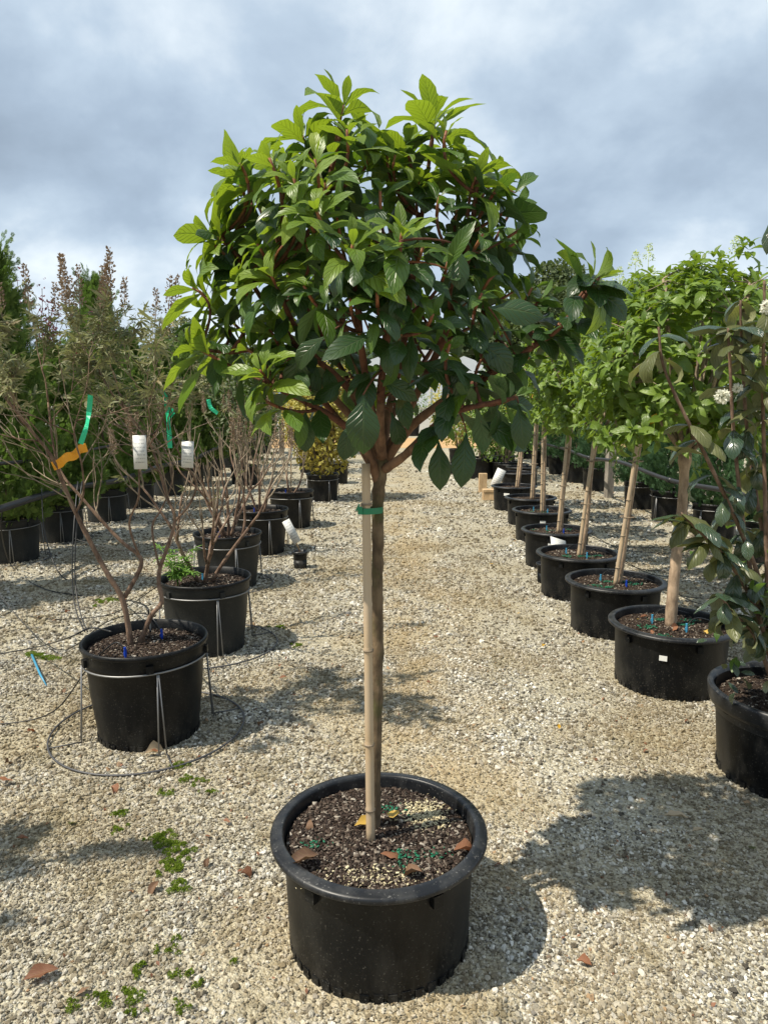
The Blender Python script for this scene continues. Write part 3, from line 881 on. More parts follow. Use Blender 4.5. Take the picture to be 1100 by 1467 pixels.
FILL = [
    (470, 185, .06, -.2, .1, .13), (530, 200, .06, .1, .0, .13), (585, 190, .08, -.1, .1, .13), (655, 205, .08, .3, .0, .13), (405, 225, .08, -.45, -.1, .13), (375, 285, -.08, -.6, -.3, .125),
    (320, 300, .08, -.8, .1, .13), (300, 370, .06, -.9, .1, .125), (705, 262, .05, .5, .0, .13), (720, 235, .16, .55, .2, .12), (760, 320, .04, .8, -.1, .125), (700, 330, -.15, .5, -.4, .12), (425, 262, -.12, -.3, -.4, .12),
    (545, 262, -.15, .0, -.4, .12), (635, 270, -.14, .25, -.4, .12), (480, 305, -.25, -.1, -.6, .115), (610, 350, -.28, .3, -.6, .115), (360, 345, -.15, -.5, -.4, .12), (300, 455, .0, -1., .0, .12), (340, 505, -.1, -.9, -.2, .12),
    (670, 365, -.2, .4, -.5, .115), (460, 395, -.3, -.2, -.8, .115), (500, 430, -.34, .0, -.9, .115), (580, 470, -.34, .2, -.9, .115), (410, 520, -.2, -.4, -.5, .115), (720, 390, -.1, .7, -.3, .12), (700, 520, -.2, .6, -.4, .115), (770, 520, -.12, .8, -.2, .115),
    (790, 430, -.08, .8, -.2, .12), (430, 410, -.28, -.4, -.6, .115), (650, 500, -.28, .3, -.7, .115), (560, 380, -.34, .0, -.8, .115),
]
SHOOTS += [(535 + (a - 535) * .95, 400 + (b - 400) * .93, c_ * .95, d, e, f * .95) for a, b, c_, d, e, f in FILL]
YB = Y0 + .12
for (px, py, dy, lx, ly, size) in SHOOTS:
    tip = mt(px, py, dy); ax = unit((lx, ly, .85 if abs(lx) < .7 else .55))
    lit_young = py < 270 or px < 400 or (py < 355 and 490 < px < 600 and dy < -.2) or px > 850  # sunlight put into leaf colour: lighter on crown's left and top, darker elsewhere
    size *= (.95 if lit_young else .86) * (.93 if dy < -.18 else 1.1)
    rosette(tip, ax, 5 if size > .125 else 4, size, lit_young)
    twig(tip, ax, pairs=2)
# the back and the inside of the crown
rs = random.Random(3)
cc = np.array([mt(535, 400)[0], Y0 + .02, 1.86])
for i in range(28):
    v = sph(rs); v[1] = abs(v[1]) * .9 + .1
    tip = cc + v * np.array([.39, .40, .32]) * rs.uniform(.75, 1.0)
    if tip[2] < 1.55: continue
    ax = unit(v * np.array([.8, .8, .5]) + np.array([0, 0, .6]))
    rosette(tip, ax, 4, rs.uniform(.11, .135), rs.random() < .6, rs); twig(tip, ax, rs, pairs=2)
for i in range(12):
    v = sph(rs); v[1] = -abs(v[1]) * .8; v[2] = abs(v[2]) * .9 + .05; v = unit(v)
    tip = cc + v * np.array([.43, .36, .36]) * rs.uniform(.8, .97); ax = unit(v * np.array([.8, .6, .5]) + np.array([0, 0, .7]))
    rosette(tip, ax, 4, rs.uniform(.10, .125), tip[0] < .05 or tip[2] > 2.05, rs); twig(tip, ax, rs, pairs=1)  # lighter leaf colour again stands in for sun on left and top
# old leaves in the shaded lower and inner crown
for i in range(150):
    q, r_ = rs.choice(NODES)
    if q[2] > 2.05 or (q[2] < 1.56 and rs.random() < .6): continue
    a = rs.uniform(0, 6.28); d = np.array([math.cos(a), math.sin(a) - .25, rs.uniform(-.9, .15)])
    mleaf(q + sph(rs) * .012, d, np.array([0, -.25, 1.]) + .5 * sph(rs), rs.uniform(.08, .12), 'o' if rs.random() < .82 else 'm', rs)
# pairs along the outer half of each limb
for li, L in enumerate(LIMBS):
    P = smooth_path([mt(*p) for p in L], 5); n = len(P)
    for i in range(int(n * .5), n - 1, 3):
        u, w = perp_basis(P[i + 1] - P[i - 1]); a0 = rs.uniform(0, 6.28)
        for s_ in (0, math.pi):
            if rs.random() < .2: continue
            rd = math.cos(a0 + s_) * u + math.sin(a0 + s_) * w
            mleaf(P[i], rd + np.array([0, -.1, -.25]), np.array([0, -.1, 1.]) + .3 * rd, rs.uniform(.085, .125), 'm' if P[i][2] > 1.9 and rs.random() < .6 else 'o', rs)
# single leaves that stand out against the background
for (px, py, dy, dx, dyy, dz, L, kd) in [(520, 566, -.27, .0, -.25, -1, .165, 'o'), (628, 632, -.12, .05, -.2, -1, .15, 'o'), (668, 620, -.17, -.1, -.3, -1, .16, 'o'), (690, 606, -.18, .8, -.2, -.35, .16, 'o'),
        (742, 578, -.22, .15, -.1, -1, .13, 'o'), (438, 590, -.14, -.05, -.2, -1, .125, 'o'), (506, 600, -.22, -.3, -.2, -1, .13, 'o'), (572, 560, -.1, .25, -.3, -1, .12, 'o'), (600, 520, -.2, .9, -.2, -.3, .15, 'o'),
        (655, 350, -.24, .05, -.2, -.95, .12, 'o'), (738, 276, .0, .6, -.1, .75, .12, 'm'), (455, 232, -.1, -.1, -.2, .9, .11, 'l'), (405, 352, -.3, .35, -.1, .9, .13, 'l'), (640, 385, -.25, .25, -.3, .5, .14, 'm'),
        (430, 500, -.2, -.2, -.2, -.9, .14, 'o'), (470, 480, -.3, -.8, -.3, -.5, .13, 'o'), (530, 480, -.33, -.7, -.4, -.4, .15, 'o'), (680, 490, -.2, .75, -.3, -.4, .14, 'o'), (650, 520, -.2, .2, -.3, -.95, .13, 'o'),
        (560, 590, -.1, .3, -.2, -.8, .12, 'o'), (700, 440, -.25, .9, -.2, -.1, .15, 'o'), (760, 480, -.14, .85, -.2, -.35, .13, 'o'), (495, 545, -.15, -.8, -.2, -.5, .12, 'o'), (545, 545, -.2, .9, -.1, -.4, .12, 'o')]:
    q = mt(px, py, dy); mleaf(q, np.array([dx, dyy, dz]), np.array([0, -1., .5]), L * .82, kd)
    b_ = min(NODES, key=lambda k: np.linalg.norm(k[0] - q))[0]
    MB().tube(bez(b_, (b_ + q) / 2 + np.array([0, 0, .015]), q, 5), [.003, .0027, .0024, .002, .0016], 6).build('branch', 'twig_tip' if kd != 'o' else 'twig_red', tree)
def pref_main(l):
    p = l[0][:3, 3] + l[0][:3, 1] * .5
    return -p[1] + .55 * max(0, np.hypot(p[0], p[2] - 1.85) - .25) + .15 * (p[2] - 1.85)
scatter(tree, main_leaves, 300, prefer=pref_main)

# stake and tie
def bamboo(name, p0, p1, r, label, group=None, nodes=(.2, .45, .7), bend=.0, n=10):
    p0, p1 = np.asarray(p0, float), np.asarray(p1, float)
    t = thing(name, label, 'stake', tuple(p0), group)
    ts = sorted(set([0, 1] + [k / 24 for k in range(25)] + [q + e for q in nodes for e in (-.008, 0, .008)]))
    ts = [q for q in ts if 0 <= q <= 1]
    P = [p0 + (p1 - p0) * q + np.array([bend * math.sin(q * 3.14), 0, 0]) for q in ts]
    rd = [r * (1 - .10 * q) * (1.13 if any(abs(q - k) < .001 for k in nodes) else (.96 if any(abs(q - k) < .01 for k in nodes) else 1)) for q in ts]
    MB().tube(P, rd, n).build('cane', 'bamboo', t)
    for q in nodes:
        if not 0 < q < 1: continue
        ax = unit(p1 - p0); c = p0 + (p1 - p0) * q + np.array([bend * math.sin(q * 3.14), 0, 0])
        MB().tube([c - ax * r * .22, c + ax * r * .22], r * 1.17, n).build('node_ring', 'twig_dry', t)
    return t
s0 = mt(531, 1218, -.035); s0[2] = zs0 - .01
bamboo('bamboo_stake', s0, mt(524, 664, -.02), .0122, 'thick pale bamboo stake tied to the trunk in the wide pot', None, (.10, .28, .53, .90), n=16)
g = MB()
cA, cB = mt(524, 731, -.02), mt(541, 731, .02)
pts = []
for k in range(33):
    a = 2 * math.pi * k / 32
    mid = (cA + cB) / 2; ex = unit(cB - cA); ey = unit(np.cross((0, 0, 1), ex))
    rx = np.linalg.norm(cB - cA) / 2 + .017
    pts.append(mid + ex * rx * math.cos(a) + ey * .0185 * math.sin(a))
V = []; F = []
for k, p in enumerate(pts[:-1]):
    o_ = unit(p - (cA + cB) / 2) * .0012
    for dz, so in ((-.008, -1), (.008, -1), (.008, 1), (-.008, 1)): V.append(p + o_ * so + np.array([0, 0, dz + .003 * math.cos(2 * math.pi * k / 32)]))
for k in range(32):
    k2 = (k + 1) % 32
    for e in range(4): F.append((k * 4 + e, k * 4 + (e + 1) % 4, k2 * 4 + (e + 1) % 4, k2 * 4 + e))
g.add(V, F)
kp = pts[16]
g.box(kp + np.array([-.004, -.004, .0]), (.012, .008, .02)); g.box(kp + np.array([-.010, -.006, .008]), (.004, .002, .02), Matrix.Rotation(.5, 3, 'Y'))
tag(rebase(g.build('tree_tie', 'tie_green', None, False)), 'green plastic tie holding the thick bamboo stake to the trunk', 'tie')

# ------------------------------------------------------------------ row of squat pots with small-leaved standard trees
def card(name, c, w, h, rot, label, group=None, stake=None, pr='card_print'):
    """a white printed card, 2 mm thick, on an optional wooden stick"""
    t = thing(name, label, 'plant label', tuple(c), group)
    A = np.array(rot.to_3x3() if hasattr(rot, 'to_3x3') else rot)
    V = np.array([(-w / 2, -.001, -h / 2), (w / 2, -.001, -h / 2), (w / 2, -.001, h / 2), (-w / 2, -.001, h / 2), (-w / 2, .001, -h / 2), (w / 2, .001, -h / 2), (w / 2, .001, h / 2), (-w / 2, .001, h / 2)])
    F = np.array([(0, 1, 2, 3), (5, 4, 7, 6), (0, 4, 5, 1), (1, 5, 6, 2), (2, 6, 7, 3), (3, 7, 4, 0)])
    UV = np.array([(0, 0), (1, 0), (1, 1), (0, 1)] * 2, float)
    me = mesh_arrays('card', V @ A.T, F, pr, UV, False); link('card', me, t)
    if stake is not None:
        q = np.array(c) + A @ np.array([0, .006, 0]); e = np.asarray(stake, float)
        MB().tube([q + A @ np.array([0, 0, h * .3]), q, e], .007, 6).build('stick', 'wood_block', t)
    return t

def drip(p_in, p_out, label, col='emitter_blue', sag=.1, group='drip lines into the pots', dark=True):
    """thin black drip tube ending in a coloured emitter stake"""
    p_in, p_out = np.asarray(p_in, float), np.asarray(p_out, float)
    t = thing('drip_line', label, 'drip line', tuple(p_in), group)
    top = p_in + np.array([0, 0, .040])
    d = p_out - p_in
    pts = smooth_path([top, top + d * .06 + np.array([0, 0, .05]), top + d * .22 + np.array([0, 0, .03 - sag * .3]), p_in + d * .5 + np.array([0, .05, -sag]), p_in + d * .8 + np.array([0, 0, -sag * .6]), p_out], 5)
    for q in pts: q[2] = max(q[2], .006)
    MB().tube(pts, .0032, 6).build('tube', 'tube_black', t)
    e = MB(); e.tube([p_in + np.array([0, 0, -.02]), p_in + np.array([.002, 0, .02]), top + np.array([0, 0, .012])], [.003, .006, .0055], 6)
    e.box(p_in + np.array([0, 0, .022]), (.014, .006, .016)); e.build('emitter', col, t, False)
    return t

def small_leaf_tree(base, ttop, rad, label, seed, n_cl=230, n_obj=300, size=.085, group=None, trunk_r=.02, panicles=0, mat='leaf_hyd', twigs=46, yellow=3, name='standard_tree', crown_off=None, lobes=(.0, .0)):
    rr = random.Random(seed)
    base, ttop, rad = np.asarray(base, float), np.asarray(ttop, float), np.asarray(rad, float)
    t = thing(name, label, 'tree', tuple(base), group)
    P = smooth_path([base, base + (ttop - base) * .35 + np.array([rr.uniform(-.012, .012), 0, 0]), base + (ttop - base) * .7 + np.array([rr.uniform(-.012, .012), 0, 0]), ttop], 5)
    n = len(P)
    MB().tube(P, [trunk_r * (1.15 - .3 * i / n + .10 * (rr.random() ** 3) + (.35 if i >= n - 2 else 0)) for i in range(n)], 10).build('trunk', 'bark_tan', t)
    c = ttop + np.array([0, 0, rad[2] * .76]) if crown_off is None else ttop + np.asarray(crown_off)
    bp = []
    for k in range(15):
        v = sph(rr); v[2] = abs(v[2]) * .8 + .15
        e = c + v * rad * .8
        Q = bez(ttop - np.array([0, 0, .01]), ttop + (e - ttop) * .4 + np.array([v[0], v[1], -.3]) * .10, e, 8)
        MB().tube(Q, [trunk_r * .45 * (1 - .7 * i / 8) + .0015 for i in range(8)], 6).build('branch', 'twig_dry', t)
        bp += Q[3:]
    tw = MB()
    leaves = []
    ld = [unit(sph(rr)) for _ in range(7)]
    for k in range(n_cl):
        v = sph(rr)
        if v[2] < -.72: v[2] *= .5; v = unit(v)
        if v[2] < -.15 and rr.random() < .22: continue
        bump = 1 + .14 * sum(max(0, float(np.dot(v, l))) ** 5 for l in ld) - .07
        q = c + v * rad * bump * (rr.uniform(.68, 1.0) if v[2] > -.2 else rr.uniform(.5, .95))
        ax = unit(v * .7 + np.array([0, 0, .7]) + .25 * sph(rr))
        if k < twigs:
            s = min(bp, key=lambda b_: np.linalg.norm(b_ - q)); tw.tube(bez(s, (s + q) / 2 + sph(rr) * .03, q, 5), [.0028, .0025, .002, .0018, .0014], 4, False)
        u, w = perp_basis(ax); ph = rr.uniform(0, 6.28)
        for j in range(rr.choice((3, 4, 4, 5))):
            f = (j + .4) / 4
            for s_ in (0, math.pi):
                a = ph + j * R(85) + s_ + rr.uniform(-.35, .35)
                rd = math.cos(a) * u + math.sin(a) * w; pol = R(25 + 60 * f + rr.uniform(-12, 12))
                d = math.cos(pol) * ax + math.sin(pol) * rd - np.array([0, 0, .12])
                L = size * (.5 + .6 * f) * rr.uniform(.8, 1.2)
                leaves.append((frame(q - ax * .05 * f, d, ax + .2 * sph(rr), L), 'hyd', rr.randrange(6), mat))
    for k in range(yellow):
        v = sph(rr); v[1] = -abs(v[1]); v[2] = -abs(v[2]) * .6
        q = c + v * rad * 1.0
        leaves.append((frame(q, sph(rr) + np.array([0, 0, -.6]), sph(rr), size * .8), 'hyd', rr.randrange(6), 'leaf_yellow'))
    if twigs: tw.build('twigs', 'twig_dry', t)
    def pref(l):
        p = l[0][:3, 3]; g_ = (p - c) / rad
        vis = float(np.dot(g_, unit(np.array([0, 0, HC]) - c))) + .25 * g_[2] - .25 * g_[0]
        return vis + 5 * (l[3] == 'leaf_yellow')
    scatter(t, leaves, n_obj, prefer=pref)
    for k in range(panicles):
        m = []
        ux, uy = rr.uniform(-.75, .75), rr.uniform(-.5, .4)
        q = c + np.array([ux * rad[0], uy * rad[1], rad[2] * (1.0 * math.sqrt(max(.1, 1 - ux * ux - uy * uy)) + .0)])
        st = MB(); st.tube([q - np.array([0, 0, .16]), q + np.array([0, 0, .05])], [.002, .001], 5); pn = st.build('flower_stem', 'bud', t)
        for j in range(120):
            h_ = rr.random(); r_ = .042 * (1 - .7 * h_); a = rr.uniform(0, 6.28); r_ *= rr.uniform(.5, 1)
            p = q + np.array([r_ * math.cos(a), r_ * math.sin(a), -.03 + .085 * h_])
            m.append((frame(p, sph(rr), sph(rr), rr.uniform(.006, .012)), 'tiny', rr.randrange(2), 'bud'))
        Vs, Fs, nn = [], [], 0
        for M, tn, ti, _ in m:
            V, F, _u = TEMPL[tn][ti]; Vs.append(V @ M[:3, :3].T + M[:3, 3] - base); Fs.append(F + nn); nn += len(V)
        link('flower_panicle', mesh_arrays('flower_panicle', np.concatenate(Vs), np.concatenate(Fs), 'bud', None), t, 'stuff')
    return t

ORD = ['first', 'second', 'third', 'fourth', 'fifth', 'sixth', 'seventh', 'eighth', 'ninth']
# rim centre px, trunk foot px, trunk top px, crown radii
RROW = [((961, 889), (962, 892), (983, 650), (.60, .5, .60)), ((881, 829), (886, 834), (921, 612), (.58, .52, .58)), ((828, 790), (833, 794), (856, 622), (.56, .52, .56)),
        ((797, 757), (803, 758), (818, 608), (.54, .52, .55)), ((776, 729), (779, 731), (781, 604), (.5, .5, .52)), ((760, 711), (764, 711), (770, 598), (.5, .5, .52)), ((736, 695), (742, 695), (752, 600), (.5, .5, .52))]
rp = []
for i, (rc, tf, tt, rad) in enumerate(RROW):
    nm = ORD[i]
    where = 'beside the dark leathery-leaved shrub' if i == 0 else 'counted from the dark leathery-leaved shrub'
    p = pot(rc[0], rc[1], .325, .343, .272, f'squat black pot, {nm} in its row {where}', kind='squat', chips=[2400, 1800, 1100, 600, 350, 250, 200][i], n=64 if i < 3 else 40, seed=10 + i, green=[520, 380, 260, 160, 80, 0, 0][i], group='squat pots in a row')
    rp.append(p); yy = p.location.y; zs = SOIL[p.name]
    foot = np.array(at_y(tf[0], tf[1], yy)); foot[2] = zs - .02; foot[1] = yy + .02
    top = np.array(at_y(tt[0], tt[1], yy)); top[1] = yy + .02
    small_leaf_tree(foot, top, rad, f'small-leaved standard tree in the {nm} squat pot from the dark leathery shrub' if i else 'small-leaved standard tree on bare tan trunk without a stake, beside dark leathery shrub', 40 + i,
                    n_cl=[470, 400, 350, 290, 240, 200, 180][i], n_obj=[300, 300, 250, 200, 120, 60, 40][i], size=[.104, .098, .096, .098, .10, .105, .105][i], trunk_r=.026 if i == 0 else .02, panicles=[8, 2, 0, 0, 0, 0, 0][i], twigs=[170, 130, 100, 60, 40, 20, 20][i], yellow=[3, 2, 4, 4, 3, 2, 2][i], group='small-leaved standard trees in a row')
    if i > 0:
        f2 = foot + np.array([-.035, -.05, .015]); t2 = top + np.array([-.035, -.055, -.02])
        bamboo('bamboo_stake', f2, t2, .0145, f'tan bamboo stake tied to the small-leaved tree in the {nm} squat pot', 'stakes in the squat pots', (.12, .33, .56, .8))
        m = MB(); q = foot + (top - foot) * .5
        for fz in (.45, .8):
            q = (foot + f2) / 2 + ((top + t2) - (foot + f2)) / 2 * fz; m.ring(tuple(q), .045, .004, 20, 4)
        tag(rebase(m.build('tree_tie', 'twig_dry', None)), f'twine rings tying trunk to stake in the {nm} squat pot', 'tie', 'ties in the squat pots')
    if i < 5:
        drip(np.array([p.location.x + .04, yy - .10, zs]), np.array([p.location.x + 1.3, yy + .5, .0]), f'black drip tube with blue emitter in the {nm} squat pot', 'emitter_teal' if i % 2 == 0 else 'emitter_blue', .05, 'drip lines into the squat pots')
        drip(np.array([p.location.x - .08, yy + .06, zs]), np.array([p.location.x + 1.5, yy + .9, .0]), f'rear drip tube with pale blue emitter in the {nm} squat pot', 'emitter_teal', .08, 'drip lines into the squat pots')

def sticker(p, ang, z, w, h, label):
    r_ = .272 + (.325 - .035 - .272) * z / .28 + .004
    a = R(ang); b = p.location
    m = MB(); m.box((b.x + r_ * math.cos(a), b.y + r_ * math.sin(a), z), (.003, w, h), Matrix.Rotation(a, 3, 'Z'))
    m.build('sticker', 'sticker', p, False, label)
sticker(rp[0], -118, .225, .038, .026, 'small white sticker with faint print')
sticker(rp[3], -112, .235, .06, .04, 'small white sticker')
sticker(rp[4], -100, .24, .06, .03, 'small white sticker')
sticker(rp[6], -120, .24, .08, .035, 'small white sticker')

# ------------------------------------------------------------------ dark leathery shrub at the end of that row
ep = pot(1142, 988, .333, .36, .275, 'black pot with a deep flared rim under the dark leathery-leaved shrub', kind='flared', chips=3000, n=80, seed=31, soil_drop=.06)
EY, EX = ep.location.y, ep.location.x
zs = SOIL[ep.name]
sh = thing('flowering_shrub', 'dark shrub with curled leathery leaves and white flowers in the flared pot', 'shrub', (EX, EY, zs - .02))
def et(px, py, dy=0): return np.array(at_y(px, py, EY + dy))
canes = [[(1108, 1000, 0), (1100, 900, -.02), (1095, 700, -.04), (1092, 560, -.06), (1094, 460, -.08), (1094, 402, -.08)],
         [(1112, 1000, 0), (1095, 860, -.05), (1062, 765, -.10), (1016, 665, -.14), (982, 598, -.16), (950, 525, -.17), (943, 468, -.17)],
         [(1115, 1000, 0), (1085, 880, -.05), (1040, 800, -.12), (1000, 760, -.15), (975, 735, -.16)],
         [(1120, 1000, .02), (1075, 820, .0), (1052, 640, -.02), (1045, 520, -.05), (1042, 470, -.05)],
         [(1120, 1000, .02), (1100, 820, .04), (1072, 640, .04), (1062, 500, .02), (1060, 430, .0)],
         [(1130, 1000, .02), (1150, 800, .0), (1170, 600, -.02), (1180, 420, .0)],
         [(1130, 1000, .05), (1200, 850, .08), (1260, 700, .05), (1290, 560, .0)],
         [(1110, 990, -.05), (1080, 910, -.12), (1050, 880, -.16), (1030, 850, -.18)]]
sl_, rr = [], random.Random(12)
for ci, L in enumerate(canes):
    P = smooth_path([et(*p) for p in L], 6); n = len(P)
    if ci: P[0][2] = zs - .01
    MB().tube(P, [.009 * (1 - .65 * i / n) + .001 for i in range(n)], 8).build('stem', 'bark_vitex', sh)
    for i in range(5, n):
        if (P[i][2] < .55 and ci != 7) or (ci == 0 and P[i][2] > 1.85) or (ci == 1 and P[i][2] > 1.2 and rr.random() < .55): continue
        for s in (0, math.pi):
            if rr.random() < .25: continue
            a = i * 1.3 + s + rr.uniform(-.5, .5)
            d = np.array([math.cos(a), math.sin(a), rr.uniform(-.55, .35)])
            low = P[i][2] < 1.25
            L_ = rr.uniform(.11, .17)
            mat = rr.choice(['leaf_leather', 'leaf_leather', 'leaf_olive']) if low else rr.choice(['leaf_olive', 'leaf_leather'])
            sl_.append((frame(P[i], d, np.array([0, 0, 1.]) + .35 * sph(rr), L_), 'curled', rr.randrange(7), mat))
for k in range(170):       # low leafy base
    q = np.array([EX + rr.uniform(-.36, .3), EY + rr.uniform(-.3, .25), zs + rr.uniform(.05, .75)])
    sl_.append((frame(q, sph(rr) + np.array([0, 0, -.2]), np.array([0, -.3, 1.]) + .4 * sph(rr), rr.uniform(.05, .10)), 'old', rr.randrange(16), rr.choice(['leaf_leather', 'leaf_mid', 'leaf_leather'])))
for k in range(12):       # thin side shoots carrying the base leaves
    q = np.array([EX + rr.uniform(-.05, .05), EY + rr.uniform(-.05, .05), zs - .01])
    MB().tube(bez(q, q + np.array([0, 0, .2]), q + np.array([rr.uniform(-.34, .3), rr.uniform(-.3, .2), rr.uniform(.2, .5)]), 6), [.004, .0036, .003, .0026, .002, .0015], 5).build('stem', 'twig_dry', sh)
sl_.append((frame(et(1100, 322, -.2), (0, -.2, -1), (0, -1, .3), .10), 'curled', 0, 'leaf_leather'))
scatter(sh, sl_, 260)
def blossom(c, r_, n_):
    Vs, Fs, nn = [], [], 0; b_ = np.array(sh.location)
    for k in range(n_):
        v = sph(rr); M = frame(np.asarray(c) + v * r_ * .55, v + .9 * sph(rr), sph(rr), r_ * .62)
        V, F, _u = TEMPL['small'][k % 4]; Vs.append(V @ M[:3, :3].T + M[:3, 3] - b_); Fs.append(F + nn); nn += len(V)
    link('flower', mesh_arrays('flower', np.concatenate(Vs), np.concatenate(Fs), 'petal', None), sh)
blossom(et(1034, 568, -.1), .028, 150); blossom(et(1056, 556, -.08), .020, 100); blossom(et(1099, 440, -.1), .028, 130)

# ------------------------------------------------------------------ row of tall pots on wire stands with sparse grey-leaved shrubs
def wire_stand(p, r, h, rb, label, seed, ground=.43):
    rr = random.Random(seed); b = p.location
    t = thing('wire_stand', label, 'wire stand', (b.x, b.y, 0), 'wire stands round the tall pots')
    zr = h * .80; rr_ = rb + (r - .012 - rb) * .8 + .010
    tilt = rr.uniform(0, 6.28)
    MB().ring((b.x, b.y, zr), rr_, .0042, 56, 6, lambda a: .008 * math.sin(a + tilt)).build('top_ring', 'wire', t)
    MB().ring((b.x, b.y, .008), ground, .0045, 64, 6, lambda a: .004 + .004 * math.sin(2 * a + tilt)).build('ground_ring', 'wire_dark', t)
    for k in range(4):
        a = R(-62 + 90 * k) + rr.uniform(-.06, .06)
        e = np.array([math.cos(a), math.sin(a), 0]); s = np.array([-math.sin(a), math.cos(a), 0])
        for q in (-.010, .010):
            p0 = np.array([b.x, b.y, zr]) + e * (rr_ + .004) + s * q * .3
            p1 = np.array([b.x, b.y, .012]) + e * (rr_ + .025) + s * q * 1.6
            p2 = np.array([b.x, b.y, .012]) + e * ground + s * q * 1.2
            MB().tube([p0, p1], .0034, 6).build('leg', 'wire', t)
            if q > 0: MB().tube([p1, p2], .0034, 6).build('spoke', 'wire_dark', t)
    return t

def spike(parent, p, d, L, rr, out):
    """a dried flower spike: whorls of small seed heads on a thin stalk"""
    d = unit(d); u, w = perp_basis(d)
    for k in range(int(L / .0085)):
        f = k * .0085 / L; r_ = .024 * (1 - .72 * f) * (1 if k % 2 else .55)
        for j in range(7):
            a = rr.uniform(0, 6.28)
            q = p + d * (L * f + rr.uniform(-.003, .003)) + (math.cos(a) * u + math.sin(a) * w) * r_ * rr.uniform(.4, 1)
            out.append((frame(q, sph(rr) * .5 + d + math.cos(a) * u + math.sin(a) * w, sph(rr), rr.uniform(.008, .014)), 'tiny', rr.randrange(2), 'seed'))

def grow(rr, p, d, L, r_, level, tubes, tips, wob=.25, split=(2, 3), up=.22, shrink=.66):
    n = 6; P = [np.asarray(p, float)]; dd = unit(d)
    for i in range(n):
        dd = unit(dd + wob * sph(rr) * .5 + np.array([0, 0, up * .35])); P.append(P[-1] + dd * L / n)
    tubes.append((P, r_, r_ * .66, level))
    if level == 0:
        tips.append((P[-1], dd)); tips.append((P[3], dd)); return
    for k in range(rr.choice(split)):
        i = rr.choice((3, 4, 5, 6)) if k else 6
        u, w = perp_basis(dd); a = rr.uniform(0, 6.28); sp = rr.uniform(.35, .75) if k else rr.uniform(.0, .3)
        nd = unit(dd + (math.cos(a) * u + math.sin(a) * w) * sp)
        grow(rr, P[i], nd, L * shrink * rr.uniform(.8, 1.2), r_ * .62, level - 1, tubes, tips, wob, split, up, shrink)

def vitex(base, label, seed, stems=5, h=1.0, n_obj=150, spread=.45, fixed=None, leafy=1.0, spikes=9, zcut=1.05, level=2):
    rr = random.Random(seed); base = np.asarray(base, float)
    t = thing('grey_leaved_shrub', label, 'shrub', tuple(base), 'sparse grey-leaved shrubs in the tall pots')
    tubes, tips = [], []
    if fixed:
        for (pts, r_, lev) in fixed:
            P = smooth_path(pts, 4); n = len(P)
            MB().tube(P, [max(.0022, r_ * (1 - .6 * i / n) * (1 + .06 * math.sin(i * 1.9))) for i in range(n)], 9).build('stem', 'bark_vitex', t)
            grow(rr, P[-1], P[-1] - P[-3], .22, max(.0025, r_ * .4), 2, tubes, tips, .38, (2, 3, 3), .16)
            for i in range(n // 2, n - 1, 2):
                grow(rr, P[i], unit(P[i] - P[i - 1]) + 1.1 * sph(rr) + np.array([0, 0, .3]), .24, .003, 1 + (i > n * .7), tubes, tips, .42, (2, 3), .1)
    else:
        for k in range(stems):
            a = 2 * math.pi * k / stems + rr.uniform(-.4, .4)
            d = np.array([math.cos(a) * spread, math.sin(a) * spread, 1.0])
            grow(rr, base + np.array([math.cos(a), math.sin(a), 0]) * .02, d, .50 * h * rr.uniform(.8, 1.15), .0145, level + 1, tubes, tips, .28, (2, 2, 3), .25, .68)
    for P, ra, rb_, lv in tubes:
        n = len(P)
        MB().tube(P, [ra + (rb_ - ra) * i / (n - 1) for i in range(n)], 6 if lv else 5, lv > 1).build('stem' if lv > 1 else 'twig', 'bark_vitex' if lv > 1 else 'twig_dry', t)
    leaves = []
    for p, d in tips:
        if p[2] < zcut and rr.random() < .96: continue
        for j in range(max(1, int(rr.choice((3, 4, 5, 6)) * leafy))):
            q = p - unit(d) * .03 * j; a = rr.uniform(0, 6.28)
            dd = np.array([math.cos(a), math.sin(a), rr.uniform(-.35, .9)])
            leaves.append((frame(q, dd, np.array([0, 0, 1.]) + .8 * sph(rr), rr.uniform(.045, .088)), 'palm', rr.randrange(6), 'leaf_vitex'))
    top = sorted(tips, key=lambda q: -q[0][2])[:max(spikes * 2, 1)]
    rr.shuffle(top); sp = []
    for p, d in top[:spikes]:
        dv = unit(np.array([d[0] * .12, d[1] * .12, 1.])); L = rr.uniform(.11, .20)
        MB().tube([p, p + dv * L], [.0018, .001], 4, False).build('spike_stalk', 'twig_dry', t)
        spike(t, p + dv * .03, dv, L, rr, sp)
    scatter(t, leaves, n_obj)
    if sp: scatter(t, sp, 0, stuff='flower_spikes')
    return t

